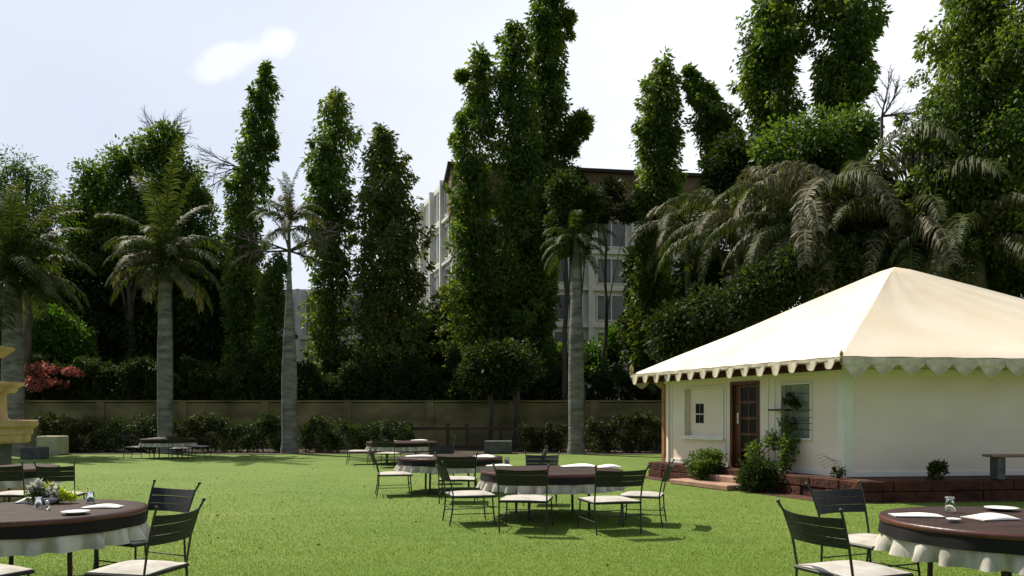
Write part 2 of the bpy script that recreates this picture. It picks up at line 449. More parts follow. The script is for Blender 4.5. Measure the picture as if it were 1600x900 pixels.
# ---- palm fronds (shared meshes, rachis along +X, drooping to -Z)
def frond_mesh(L, rise, droop, nleaf, llen, seed, material, hang=.75):
    rng = np.random.default_rng(seed)
    t = np.linspace(0, 1, 26)
    ang = rise - (rise + droop) * t ** 1.25
    dx = np.cos(ang); dz = np.sin(ang); st = L / 25
    X = np.concatenate([[0], np.cumsum(dx[:-1] * st)]); Zz = np.concatenate([[0], np.cumsum(dz[:-1] * st)])
    Yy = .10 * L * t ** 2 * rng.uniform(-1, 1)
    V = []; T = []
    for side in (-1, 1):
        for i in range(nleaf):
            f = .10 + .9 * (i + rng.uniform(-.3, .3)) / nleaf; f = min(max(f, .05), .995)
            p = np.array([np.interp(f, t, X), np.interp(f, t, Yy), np.interp(f, t, Zz)])
            a = np.interp(f, t, ang)
            tan = np.array([cos(a), 0, sin(a)])
            ll = llen * (.35 + .65 * sin(pi * min(f * .85 + .12, 1))) * rng.uniform(.8, 1.15)
            base = np.array([tan[0] * .55, side * rng.uniform(.6, 1.0), tan[2] * .55 + rng.uniform(-.25, .35)])
            base /= np.linalg.norm(base)
            d2 = base + np.array([0, 0, -hang * rng.uniform(.7, 1.4)]); d2 /= np.linalg.norm(d2)
            d3 = d2 + np.array([0, 0, -hang * 1.3]); d3 /= np.linalg.norm(d3)
            w = .030 * rng.uniform(.8, 1.3) * (llen / .8) ** .4; s = tan * w
            p1 = p + base * ll * .35; p2 = p1 + d2 * ll * .35; p3 = p2 + d3 * ll * .35
            V += [p - s * .4, p + s * .4, p1 + s, p1 - s, p1 - s, p1 + s, p2 + s * .9, p2 - s * .9, p2 - s * .9, p2 + s * .9, p3 + s * .1, p3 - s * .1]
            tt = rng.uniform(0, 1); T += [tt, tt, tt]
    k = 4
    for i in range(25):                                      # rachis: a flat triangular rib
        r0 = .045 * (1 - t[i]) + .008; r1 = .045 * (1 - t[i + 1]) + .008
        a0 = np.array([X[i], Yy[i], Zz[i]]); a1 = np.array([X[i + 1], Yy[i + 1], Zz[i + 1]])
        for (u, v) in (((0, 1, 0), (0, 0, -1)), ((0, 0, -1), (0, -1, 0)), ((0, -1, 0), (0, 1, 0))):
            u = np.array(u); v = np.array(v)
            V += [a0 + u * r0, a0 + v * r0, a1 + v * r1, a1 + u * r1]; T.append(.85)
    V = np.array(V); TRI[0] += 2 * (len(V) // 4)
    return np_mesh('frond', V, 4, material, np.array(T))

FR = {}
def frond_set(key, L, llen, material, n=5, nleaf=46, hang=.75, steep=False):
    FR[key] = []
    for i in range(n):
        f = i / (n - 1)
        if steep: FR[key].append(frond_mesh(L * (1 - .2 * f), rad(88 - 10 * f), rad(-50 + 70 * f), nleaf, llen, 950 + i, material, hang)); continue
        FR[key].append(frond_mesh(L * (1 - .12 * f), rad(70 - 75 * f), rad(52 + 34 * f), nleaf, llen, 900 + i + len(key), material, hang))
frond_set('royal', 3.4, .62, M['palm'], nleaf=60, hang=.6)
frond_set('upright', 4.6, .5, M['palm'], nleaf=70, hang=.35, steep=True)
frond_set('royaldry', 3.2, .60, M['palmdry'], nleaf=60, hang=1.0)
frond_set('big', 5.2, .85, M['palm'], nleaf=80, hang=.9)
frond_set('bigdry', 5.0, .85, M['palmdry'], nleaf=80, hang=1.1)

def palm(px, d, crown_py, label, r=.30, keys=('royal',), n=16, dry=0.2, scale=1.0, seed=0, base_py=None, group='palm trees', lean=0.0, lo=0.0, shaft=1.4, rtop=None, bark='palmbark', nup=0, sup=1.0):
    rr = random.Random(seed); x = G(px, d); zc = Z(crown_py, d)
    root = thing('palm_tree', (x, d, 0), label, 'palm', group)
    mb = MB(); N = 14; prof = []
    for i in range(N + 1):
        f = i / N; bulge = 1 + .05 * sin(pi * f) - .12 * max(0, f - .6) / .4
        if rtop: bulge *= 1 + (rtop / r - 1) * max(0, (f - .45) / .55)
        prof.append((r * bulge * (1.25 if i == 0 else 1), (zc - shaft) * f))
    vs = []
    mb.tube([(lean * (p[1] / zc) ** 2, 0, p[1]) for p in prof], [p[0] for p in prof], 18)
    rings = 26
    for i in range(1, rings):                                # leaf-scar rings, a few mm proud
        f = i / rings; z = (zc - shaft) * f
        rb = r * (1 + .05 * sin(pi * f) - .12 * max(0, f - .6) / .4) * ((1 + (rtop / r - 1) * max(0, (f - .45) / .55)) if rtop else 1)
        mb.tube([(lean * (z / zc) ** 2, 0, z - .02), (lean * (z / zc) ** 2, 0, z), (lean * (z / zc) ** 2, 0, z + .02)], [rb, rb + .008, rb], 18, cap=False)
    mb.build('trunk', M[bark], root)
    rt = (rtop or r) * .8
    sb = MB(); sb.tube([(lean * .9, 0, zc - shaft - .05), (lean * .95, 0, zc - shaft * .8), (lean, 0, zc - .3), (lean, 0, zc + .15)], [rt * 1.0, rt * 1.05, rt * .6, rt * .35], 14)
    sb.build('crownshaft', M['crownshaft'], root)
    for i in range(n):
        f = lo + (1 - lo) * (i + .5) / n
        isdry = rr.random() < dry * (0.3 + 1.4 * f)
        key = keys[0] + ('dry' if isdry else '')
        k = min(4, int(f * 5)); me = FR[key][k]
        o = link('frond', me, root); o.location = (lean, 0, zc - .1 - .25 * f)
        o.rotation_euler = (rr.uniform(-.12, .12), rr.uniform(-.10, .10), i * 2.39996 + rr.uniform(-.3, .3))
        s = scale * rr.uniform(.85, 1.12); o.scale = (s, s, s)
    for i in range(nup):                                     # young fronds still standing upright
        o = link('frond', FR['upright'][i % 5], root); o.location = (lean, 0, zc - .1)
        o.rotation_euler = (rr.uniform(-.1, .1), rr.uniform(-.1, .1), i * 2.39996); s = sup * rr.uniform(.75, 1.15); o.scale = (s, s, s)
    return root

def twigs(mb, base, direction, length, r, depth, rr, spread=.6):
    p = Vector(base); dv = Vector(direction).normalized(); pts = [p.copy()]
    for i in range(5):
        dv = (dv + Vector((rr.uniform(-1, 1), rr.uniform(-1, 1), rr.uniform(-1, 1))) * .16).normalized()
        p = p + dv * length / 5; pts.append(p.copy())
    mb.tube(pts, [r * (1 - .75 * i / 5) for i in range(6)], 5)
    if depth > 0:
        for i in range(1, 6):
            for _ in range(2):
                nd = (dv + Vector((rr.uniform(-1, 1), rr.uniform(-1, 1), rr.uniform(-.9, .9))) * spread).normalized()
                twigs(mb, pts[i], nd, length * rr.uniform(.35, .55), r * .45, depth - 1, rr, spread)

# ------------------------------------------------------------------ ground
def sheet(name, pts, z, m, kind='structure'):
    mb = MB(); mb.add([(x, y, z) for x, y in pts], [tuple(range(len(pts)))]); o = mb.build(name, m); tag(o, kind=kind); return o
gb = MB(); xs = [-1500, -60, -40, -30] + list(range(-24, 25, 2)) + [30, 40, 60, 1500]; ys = [-500, -20, 0] + list(range(2, 41, 1)) + [60, 120, 1500]
vs = []; 
for y in ys:
    for x in xs:
        vs.append((x, y, 0))
W_ = len(xs); gb.add(vs, [(j * W_ + i, j * W_ + i + 1, (j + 1) * W_ + i + 1, (j + 1) * W_ + i) for j in range(len(ys) - 1) for i in range(W_ - 1)], smooth=True)
ground = gb.build('lawn_ground', M['lawn']); tag(ground, kind='structure')

def wavy(x0, x1, y, amp, n, back):
    f = [(x0 + (x1 - x0) * i / n, y + amp * sin(i * .9) + amp * .5 * sin(i * 2.3)) for i in range(n + 1)]
    return f + [(x1, back), (x0, back)]
sheet('planting_bed', wavy(-40, 60, 33.4, .35, 90, 60), .012, M['soil'])

# short grass blades near the camera
def grass():
    rng = np.random.default_rng(5); n = 360000
    u = rng.uniform(0, 1, n); d0, d1 = 7.3, 26.0
    d = 1 / (1 / d0 + u * (1 / d1 - 1 / d0))
    d = d[rng.uniform(size=n) > (d - 10) / 16]; n = len(d)
    x = rng.uniform(-.68, .68, n) * d
    z = np.full(n, -.004)
    h = rng.uniform(.008, .024, n); w = rng.uniform(.002, .0045, n) * (d / 9)
    a = rng.uniform(0, pi, n); le = rng.normal(size=(n, 2)) * .45
    V = np.empty((n, 3, 3)); c, s = np.cos(a) * w, np.sin(a) * w
    V[:, 0] = np.stack([x - c, d - s, z], 1); V[:, 1] = np.stack([x + c, d + s, z], 1)
    V[:, 2] = np.stack([x + le[:, 0] * h, d + le[:, 1] * h, z + h + .005], 1)
    TRI[0] += n
    patch = .50 + .12 * np.sin(x * .5 + 1.3 * np.sin(d * .9)) * np.sin(d * 3.1 + np.sin(x * .8)) + .08 * np.sin(d * 7.3 + 2 * np.sin(x * 1.1)) + rng.uniform(-.25, .35, n)
    o = link('grass', np_mesh('grass', V.reshape(-1, 3), 3, M['blade'], np.clip(patch, 0, 1)))
    tag(o, 'short sunlit blades of mown green grass covering the lawn', 'grass', kind='stuff')
grass()

def fallen():
    rng = np.random.default_rng(9); n = 420
    d = rng.uniform(7.5, 30, n); x = rng.uniform(-.62, .62, n) * d
    P = np.stack([x, d, np.full(n, .022)], 1); D = np.stack([rng.normal(size=n), rng.normal(size=n), rng.normal(size=n) * .15], 1)
    o = link('fallen_leaves', leaf_mesh('fallen_leaves', P, D, .055, .028, M['dryleaf'], rng.uniform(0, 1, n), rng))
    tag(o, 'scattered dry brown and yellow leaves lying on the lawn', 'leaves', kind='stuff')
M['dryleaf'] = leafmat('dry_leaf', [(.09, .06, .02), (.20, .15, .04), (.14, .14, .03)], .7, .2)
fallen()

# ------------------------------------------------------------------ the tented cottage
H = Vector
def px_s(N, u, px):
    k = (px - 800) / F; return (k * N.y - N.x) / (u.x - k * u.y)
Nn = H((6.55, 15.75)); Ln = H((4.04, 21.05)); Rn = H((15.0, 16.9)); Bn = Ln + (Rn - Nn)
uL = (Ln - Nn).normalized(); lenL = (Ln - Nn).length; uR = (Rn - Nn).normalized(); lenR = (Rn - Nn).length
nL = H((-uL.y, uL.x)); nL = nL if nL.x < 0 else -nL          # outward normal of the door wall
nR = H((uR.y, -uR.x)); nR = nR if nR.y < 0 else -nR          # outward normal of the long wall
HC = (Nn + Ln + Rn + Bn) / 4
hut = thing('tented_cottage', (HC.x, HC.y, 0), 'white walled cottage under a cream canvas pyramid roof with scalloped edge', 'cottage')
HO = (HC.x, HC.y, 0)
def frame(o, u, n):
    return lambda p: (o.x + u.x * p[0] + n.x * p[1], o.y + u.y * p[0] + n.y * p[1], p[2])
fL = frame(Nn, uL, nL); fR = frame(Nn, uR, nR)
PZ = .40; WT = 2.84
def sL(px): return px_s(Nn, uL, px)
def zL(px, py):
    s = sL(px); return Z(py, Nn.y + uL.y * s)
door = (sL(1187), sL(1142)); dz = (PZ, zL(1163, 596))
w1 = (sL(1130), sL(1071)); w1z = (zL(1100, 681), zL(1100, 607))
w2 = (sL(1267), sL(1222)); w2z = (zL(1243, 684), zL(1243, 601))
TH = .2
wl_ = MB()
def wallseg(a, b, z0, z1): wl_.box(a, b, -TH, 0, z0, z1, fr=fL)
cuts = [(w2, w2z), (door, dz), (w1, w1z)]
prev = 0.0
for (a, b), (z0, z1) in cuts:
    wallseg(prev, a, PZ, WT)
    if z0 > PZ + .01: wallseg(a, b, PZ, z0)
    wallseg(a, b, z1, WT); prev = b
wallseg(prev, lenL, PZ, WT)
door_wall = wl_.build('door_wall', M['plaster'], hut, HO)
b = MB(); b.box(.0, lenR, -TH, -.002, PZ, WT, fr=fR)
b.build('long_wall', M['plaster'], hut, HO)
b = MB(); b.box(0, lenL, -TH, 0, PZ, WT, fr=frame(Rn, uL, -nL)); b.build('end_wall', M['plaster'], hut, HO)
b = MB(); b.box(0, lenR, -TH, 0, PZ, WT, fr=frame(Ln, uR, -nR)); b.build('back_wall', M['plaster'], hut, HO)
b = MB(); b.add([(p.x, p.y, PZ + .01) for p in (Nn - nL * .1 - nR * .1, Rn + nL * .1 - nR * .1, Bn, Ln)], [(0, 1, 2, 3)]); b.build('floor', M['interior'], hut, HO)
# corner posts, base moulding and top rail
b = MB(); b.box(lenL, lenL + .10, -.12, .05, PZ, WT, fr=fL); b.build('corner_post', M['copper'], hut, HO)['label'] = 'copper brown post at the far corner'
b = MB(); b.box(-.04, .16, .0, .035, PZ, WT - .02, fr=fL); b.box(-.035, .16, .0, .035, PZ + .002, WT - .022, fr=fR); b.build('corner_trim', M['trim'], hut, HO)
b = MB(); b.box(.16, door[0] - .08, .0, .03, PZ, PZ + .10, fr=fL); b.box(door[1] + .08, lenL, .0, .03, PZ, PZ + .10, fr=fL); b.box(.16, lenR, .0, .03, PZ, PZ + .09, fr=fR); b.build('skirting', M['trim'], hut, HO)
b = MB(); b.box(.16, lenL, .0, .045, WT - .40, WT - .30, fr=fL); b.box(.16, lenR, 0, .045, WT - .40, WT - .31, fr=fR); b.build('top_rail', M['trim'], hut, HO)
# vertical batten seams on the door wall
for s in (sL(1200), sL(1210), sL(1050), sL(1134)):
    b = MB(); b.box(s - .02, s + .02, 0, .018, PZ + .10, WT - .4, fr=fL); b.build('batten', M['trim'], hut, HO)
# canvas roof
EZ = 2.72
oL, oR = .48, .52
def eave(c, kl, kr): return c + nL * kl * oL + nR * kr * oR
EN = eave(Nn, 1, 1); EL = eave(Ln, 1, 0) + uL * .55; ER = eave(Rn, 0, 1) + uR * .6; EB = Bn + uL * .55 + uR * .6
EL = H((G(987, 21.6), 21.6))
AP = H((G(1398, 18.9), 18.9)); AZ = Z(414, 18.9)
def roof_side(a, c, seg=22):
    top = []; rows = []
    for i in range(seg + 1):
        t = i / seg; row = []
        for j in range(seg + 1):
            e = a.lerp(c, j / seg); p = e.lerp(AP, t)
            hh = EZ + (AZ - EZ) * t
            edge = sin(pi * j / seg)
            hh -= .13 * sin(pi * t) * (0.25 + edge * .75)                      # the canvas sags between ridges
            hh -= .05 * (max(0, t - .93) / .07) ** 2                           # blunt peak
            hh += .012 * sin(j * 1.7 + i * .5) * sin(pi * t)
            if t < .02: hh -= .035 * edge
            row.append((p.x, p.y, hh))
        rows.append(row)
    return rows
rf = MB()
for a, c in ((EL, EN), (EN, ER), (ER, EB), (EB, EL)):
    rows = roof_side(a, c); n = len(rows)
    flat = [p for r in rows for p in r]
    fs = [(i * n + j, i * n + j + 1, (i + 1) * n + j + 1, (i + 1) * n + j) for i in range(n - 1) for j in range(n - 1)]
    rf.add(flat, fs, 0, True)
    rf.add([(p[0], p[1], p[2] - .025) for p in flat], [tuple(reversed(f)) for f in fs], 0, True)
rf.build('canvas_roof', M['canvas'], hut, HO)
def edge_run(a, c, n, mname):
    SC = 5.0 if mname == 1 else 1.35; MG = .20 if mname == 1 else .03; TG = .10 if mname == 1 else .02; BZ = .075 if mname == 1 else .15
    LW = .19 if mname == 1 else .235
    """eave beam, valance band and one hanging tongue after another"""
    u = (c - a).normalized(); ln = (c - a).length; nn = H((-u.y, u.x))
    fr = frame(a, u, nn)
    b = MB(); b.box(0, ln, -.03, .03, EZ - .10, EZ - .026, fr=fr); b.build('eave_beam', M['copper'] if n < 16 and a.x < 5 else M['valance'], hut, HO)
    b = MB(); b.tube([fr((ln * i / 30, 0, EZ - .012 + .006 * sin(i * 2.1))) for i in range(31)] , .019, 6); pp = b.build('piping', M['bdark'], hut, HO)
    b = MB(); N = 60
    for side in (.036, .044):
        b.add([fr((ln * i / N, side + .01 * sin(i * 1.3), z)) for i in range(N + 1) for z in (EZ - .01, EZ - BZ)], [(2 * i, 2 * i + 1, 2 * i + 3, 2 * i + 2) for i in range(N)])
    for side in (-.036, -.044):
        b.add([fr((ln * i / N, side + .01 * sin(i * 1.3), z)) for i in range(N + 1) for z in (EZ - .01, EZ - BZ)], [(2 * i, 2 * i + 1, 2 * i + 3, 2 * i + 2) for i in range(N)])
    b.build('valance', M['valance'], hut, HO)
    w = ln / n
    if mname == 1:
        b = MB(); b.box(.1, ln - .1, .10, .12, EZ - .24, EZ - .03, fr=fr); b.build('inner_band', M['maroon'], hut, HO)
    K = 9
    base = MB()
    for side in (-.05, -.04, ):
        vs = []
        for i in range(K + 1):
            t = i / K; e = abs(2 * t - 1); low = -LW * (1 - e ** SC)
            vs.append((w * (TG + (1 - 2 * TG) * t), side + .012 * sin(t * 6), -.05)); vs.append((w * (MG + (1 - 2 * MG) * t), side + .02 * sin(t * 5), (-.07 if mname == 1 else -.145) + low))
        base.add(vs, [(2 * i, 2 * i + 1, 2 * i + 3, 2 * i + 2) for i in range(K)])
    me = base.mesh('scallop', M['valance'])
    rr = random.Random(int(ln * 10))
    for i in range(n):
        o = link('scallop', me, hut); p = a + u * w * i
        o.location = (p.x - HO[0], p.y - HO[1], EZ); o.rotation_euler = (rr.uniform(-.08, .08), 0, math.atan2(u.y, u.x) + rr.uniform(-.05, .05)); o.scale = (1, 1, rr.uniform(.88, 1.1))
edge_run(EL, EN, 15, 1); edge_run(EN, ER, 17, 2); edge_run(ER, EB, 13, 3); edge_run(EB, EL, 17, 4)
b = MB(); b.lathe([(0, 0), (.05, .0), (.06, .05), (.03, .09), (.055, .14), (.05, .2), (.015, .27), (0, .29)], 12)
fin = b.build('corner_finial', M['sand'], hut); fin.location = (EL.x - HO[0], EL.y - HO[1], EZ - .02)
fin2 = fin.copy(); COL.objects.link(fin2); fin2.location = (EN.x - HO[0], EN.y - HO[1], EZ - .05); fin2.scale = (.7, .7, .6)
# plinth of red stones
off_l, off_r = .28, .88
PN = Nn + nL * off_l + nR * off_r; PL = Ln + nL * off_l + uL * .3; PR = Rn + nR * off_r + uR * .3
pl = MB(); q = [PN - nL * .05 - nR * .05, PR - nR * .05, Bn + uL * .3 + uR * .3, PL - nL * .05]
pl.add([(p.x, p.y, 0) for p in q] + [(p.x, p.y, PZ - .005) for p in q], [(4, 5, 6, 7), (0, 1, 5, 4), (1, 2, 6, 5), (2, 3, 7, 6), (3, 0, 4, 7)])
plinth = pl.build('plinth', M['laterite'], hut, HO)
rr = random.Random(3)
def stones(a, c, nn):
    u = (c - a).normalized(); ln = (c - a).length
    for r_ in range(2):
        s = -.02 if r_ else -.2
        while s < ln:
            w = rr.uniform(.38, .8); e = min(s + w - .015, ln); s0 = max(s, 0)
            if e - s0 > .06:
                b = MB(); pr = rr.uniform(.0, .035); z0 = .0 + r_ * .2; b.box(s0, e, -.12, .03 + pr, z0 - .05 * (r_ == 0), z0 + .188, fr=frame(a, u, nn), bev=.014)
                b.build('stone', M['sandstone'], plinth, HO)
            s += w
stones(PN, PL, nL); stones(PN, PR, nR)
# door
fw = .075
dr = MB(); a, c = door; z0, z1 = dz
dr.box(a, a + fw, -.14, .03, z0, z1, fr=fL); dr.box(c - fw, c, -.14, .03, z0, z1, fr=fL); dr.box(a + fw, c - fw, -.14, .03, z1 - fw, z1, fr=fL)
df = dr.build('door_frame', M['wood'], hut, HO)
da, dc = a + fw + .004, c - fw - .004
leaf = MB(); st = .085; dzt = z1 - fw - .005; rows_n = 5; rh = (dzt - z0) / rows_n
for (x0, x1) in ((da, da + st), (dc - st * 2.4, dc)): leaf.box(x0, x1, -.10, -.055, z0 + .02, dzt, fr=fL)
for r_ in range(rows_n + 1):
    zz = z0 + .02 + r_ * (dzt - z0 - .08) / rows_n
    leaf.box(da + st, dc - st * 2.4, -.095, -.06, zz, zz + .06, fr=fL)
mid = (da + st + dc - st * 2.4) / 2
leaf.box(mid - .015, mid + .015, -.092, -.062, z0 + .05, dzt - .02, fr=fL)
dl = leaf.build('door', M['wood'], hut, HO)
for r_ in range(rows_n):
    zz = z0 + .02 + r_ * (dzt - z0 - .08) / rows_n + .062; z2 = z0 + .02 + (r_ + 1) * (dzt - z0 - .08) / rows_n - .002
    for (x0, x1) in ((da + st + .002, mid - .017), (mid + .017, dc - st * 2.4 - .002)):
        b = MB(); b.box(x0, x1, -.082, -.074, zz, z2, fr=fL); b.build('pane', M['pane'], dl, HO)
b = MB(); hx = dc - .10
b.box(hx - .03, hx + .03, -.055, -.045, zL(1145, 662), zL(1145, 645), fr=fL); b.tube([fL((hx, -.045, zL(1145, 655))), fL((hx, .02, zL(1145, 655))), fL((hx - .14, .02, zL(1145, 656)))], .012, 8); b.build('handle', M['steel'], dl, HO)
# window by the far corner: recessed white shutter with a small four-pane light
a, c = w1; z0, z1 = w1z
wf = MB(); t = .038
for box in ((a - t, a, z0 - t, z1 + t), (c, c + t, z0 - t, z1 + t), (a, c, z1, z1 + t), (a, c, z0 - t, z0)): wf.box(box[0], box[1], -.03, .035, box[2], box[3], fr=fL)
win1 = wf.build('window', M['trim'], hut, HO)
b = MB(); b.box(a + .02, c - .13, -.13, -.09, z0, z1, fr=fL); b.box(c - .125, c - .01, -.16, -.13, z0, z1, fr=fL); b.build('shutter', M['plaster'], win1, HO)
x0, x1 = sL(1095), sL(1083); 
for i, (u0, u1) in enumerate(((x0, (x0 + x1) / 2 - .012), ((x0 + x1) / 2 + .012, x1))):
    for (y0, y1) in ((646, 631), (661, 648)):
        b = MB(); b.box(u0, u1, -.088, -.078, zL(1090, y0), zL(1090, y1), fr=fL); b.build('pane', M['pane'], win1, HO)
b = MB(); b.box(a - .1, c + .1, .035, .10, z0 - t - .05, z0 - t - .002, fr=fL); b.build('sill', M['trim'], win1, HO)
# window by the near corner: white frame, grey-green boards and thin bars
a, c = w2; z0, z1 = w2z
wf = MB()
for box in ((a - t, a, z0 - t, z1 + t), (c, c + .09, z0 - t, z1 + t), (a, c, z1, z1 + t), (a, c, z0 - t, z0)): wf.box(box[0], box[1], -.03, .035, box[2], box[3], fr=fL)
win2 = wf.build('window', M['trim'], hut, HO)
nb = 6
for i in range(nb):
    zz = z0 + (z1 - z0) * i / nb
    b = MB(); b.box(a + .004, c - .004, -.12 - .008 * (i % 2), -.08, zz + .006, zz + (z1 - z0) / nb - .004, fr=fL); b.build('board', M['panel'], win2, HO)
for zz in (zL(1245, 641), zL(1245, 653), zL(1245, 662), zL(1245, 672)):
    b = MB(); b.box(a - .05, c + .02, .036, .046, zz, zz + .014, fr=fL); b.build('bar', M['chair'], win2, HO)

# things hanging and standing by the cottage
def leafy(name, x, y, z0, rx, rz, label, cat, m, n_cl=60, per=40, L=.07, W=.035, crad=.12, group=None, stems=5, seed=0, droop=.2):
    root = thing(name, (x, y, 0 if z0 < .1 else z0), label, cat, group)
    rng = np.random.default_rng(700 + seed)
    q = unit(rng.normal(size=(n_cl, 3))); fr = rng.uniform(.3, 1, (n_cl, 1))
    C = np.array([x, y, z0 + rz]) + q * fr * np.array([rx, rx, rz])
    cr = crad * rng.uniform(.6, 1.3, n_cl)
    C[:, 2] = np.maximum(C[:, 2], z0 + .02)
    clumps_to_leaves(C, cr, per, L, W, M[m], 'foliage', root, root.location, droop, q, rng)
    sb = MB(); r2 = random.Random(seed)
    for i in range(stems):
        e = C[r2.randrange(n_cl)]; sb.tube([(x + r2.uniform(-.04, .04), y + r2.uniform(-.04, .04), z0 - .04), ((x + e[0]) / 2, (y + e[1]) / 2, z0 + (e[2] - z0) * .6), tuple(e)], [.018, .012, .004], 5)
    sb.build('stems', M['bark'], root, tuple(root.location))['kind'] = 'stuff'
    return root
def on_wall(px, out): p = Nn + uL * sL(px) + nL * out; return p
p = H((G(1104, 18.6), 18.6)); leafy('round_bush', p.x, p.y, .0, .40, .42, 'round clipped dark green bush left of the cottage door steps', 'bush', 'mid', 110, 60, crad=.13, seed=1)
p = H((G(1183, 16.9), 16.9)); leafy('low_bush', p.x, p.y, .0, .42, .36, 'dark spreading bush right of the cottage door', 'bush', 'dark', 110, 60, crad=.14, seed=2)
# climbing plant under the window
cp = on_wall(1225, .40); root = thing('climbing_shrub', (cp.x, cp.y, PZ), 'twisted leafy shrub climbing the white wall beneath the barred window', 'shrub')
sb = MB(); r2 = random.Random(8); 
def wp(px, py, out):
    p = on_wall(px, out); return (p.x, p.y, Z(py, p.y))
for path, r in (([(1232, 738, .3), (1238, 715, .28), (1240, 690, .2), (1236, 672, .12), (1234, 650, .1)], .05), ([(1230, 738, .3), (1215, 722, .35), (1208, 705, .3), (1214, 690, .2)], .03), ([(1228, 735, .35), (1205, 725, .4), (1196, 708, .35)], .025), ([(1236, 700, .2), (1222, 700, .3), (1206, 712, .3)], .02)):
    sb.tube([wp(*q) for q in path], [r * (1 - .6 * i / (len(path) - 1)) for i in range(len(path))], 7)
sb.build('stem', M['bark'], root, tuple(root.location))
C = np.array([wp(*q) for q in ((1214, 688, .2), (1218, 680, .2), (1222, 690, .25), (1243, 690, .2), (1247, 683, .2), (1240, 700, .22), (1246, 705, .22), (1243, 718, .25), (1240, 728, .28), (1198, 700, .35), (1196, 712, .35), (1203, 722, .35), (1212, 728, .35), (1220, 735, .35), (1234, 658, .1), (1236, 668, .1), (1238, 738, .3), (1230, 745, .4))])
clumps_to_leaves(C, np.full(len(C), .17), 130, .075, .04, M['mid'], 'foliage', root, root.location, .2)
# hanging planter in front of the window
hp = on_wall(1241, .10); root = thing('hanging_planter', (hp.x, hp.y, Z(640, hp.y)), 'dark hanging lantern planter with trailing leaves before the barred window', 'planter')
b = MB(); b.tube([wp(1241, 604, .10), wp(1241, 613, .10)], .008, 6); b.tube([wp(1241, 632, .1), wp(1245, 645, .10), wp(1245, 650, .1)], .008, 6); b.build('chain', M['chair'], root, tuple(root.location))
for zc, prof, c_, n_ in ((Z(621, hp.y), 0, 0, 0), (Z(657, hp.y), 1, 0, 0)):
    b = MB()
    if not prof: b.lathe([(.0, zc - .10), (.08, zc - .09), (.10, zc), (.05, zc + .04), (.0, zc + .10)], 12, (hp.x, hp.y))
    else: b.lathe([(0, zc - .08), (.07, zc - .07), (.07, zc + .02), (.0, zc + .09)], 8, (on_wall(1245, .1).x, on_wall(1245, .1).y))
    b.build('lantern', M['chair'], root, tuple(root.location))
C = np.array([wp(*q) for q in ((1241, 616, .1), (1238, 622, .12), (1245, 626, .12), (1236, 628, .1), (1249, 632, .1))]); clumps_to_leaves(C, np.full(5, .09), 70, .06, .03, M['dark'], 'foliage', root, root.location, .8)
b = MB(); p = on_wall(1224, 0); b.box(sL(1238), sL(1212), .04, .22, zL(1225, 642), zL(1225, 639), fr=fL)
sh = b.build('wall_shelf', M['wood_dark']); tag(sh, 'thin dark wall shelf at the left edge of the barred window', 'shelf')
# two slab steps
root = thing('door_steps', (G(1120, 18.4), 18.4, 0), 'pair of low pinkish stone steps in front of the cottage door', 'steps')
fs_ = frame(on_wall(1163, off_l), uL, nL)
b = MB(); b.box(-.75, .75, 0.03, .42, 0, .26, fr=fs_, bev=.02); b.build('step', M['step'], root, tuple(root.location))
b = MB(); b.box(-.85, 1.15, .44, .95, 0, .12, fr=fs_, bev=.02); b.build('step', M['step'], root, tuple(root.location))
# bench
bx, by = G(1600, 15.25), 15.22
root = thing('bench', (bx, by, PZ), 'long wooden plank bench on stone legs against the long white wall', 'bench')
b = MB(); b.box(-.72, .9, -.17, .17, .42, .47, bev=.012); b.build('seat', M['benchwood'], root)
for x in (-.52, .7):
    b = MB(); b.box(x - .07, x + .07, -.13, .13, .0, .418, bev=.01); b.build('leg', M['benchleg'], root)
# little plants at the foot of the walls
q = Nn + nR * .25 + nL * .1; leafy('dry_sprig', G(1310, q.y), q.y, PZ, .12, .10, 'tiny dry sprig at the near corner of the cottage wall', 'plant', 'olive', 8, 30, .06, .025, .06, seed=5)
sb = MB()
for i in range(5): sb.tube([(G(1311 + i, 15.4), 15.4, PZ), (G(1300 + i * 3, 15.4), 15.35, PZ + .35), (G(1284 + i * 4, 15.4), 15.4, PZ + .47 - .05 * i), (G(1276 + i * 3, 15.4), 15.45, PZ + .42 - .06 * i)], .004, 4)
root = thing('arching_stem', (G(1311, 15.4), 15.4, PZ), 'thin bare stems arching left against the white wall corner', 'plant'); sb.build('stem', M['twig'], root, tuple(root.location))
leafy('leaning_plant', G(1463, 15.2), 15.2, PZ, .12, .16, 'small dark leafy plant leaning at the foot of the long wall', 'plant', 'olive', 14, 50, .08, .035, .08, seed=6)
# red soil strip
sheet('soil_strip', [(PN.x - .55, PN.y - .25), (PR.x, PR.y - .35), (PR.x, PR.y + 1), (PL.x + 1.5, PL.y), (PL.x - .1, PL.y + .2), (PL.x - .35, PL.y - .6), ((PN.x + PL.x) / 2 - .55, (PN.y + PL.y) / 2 - .3)], .008, M['laterite'])

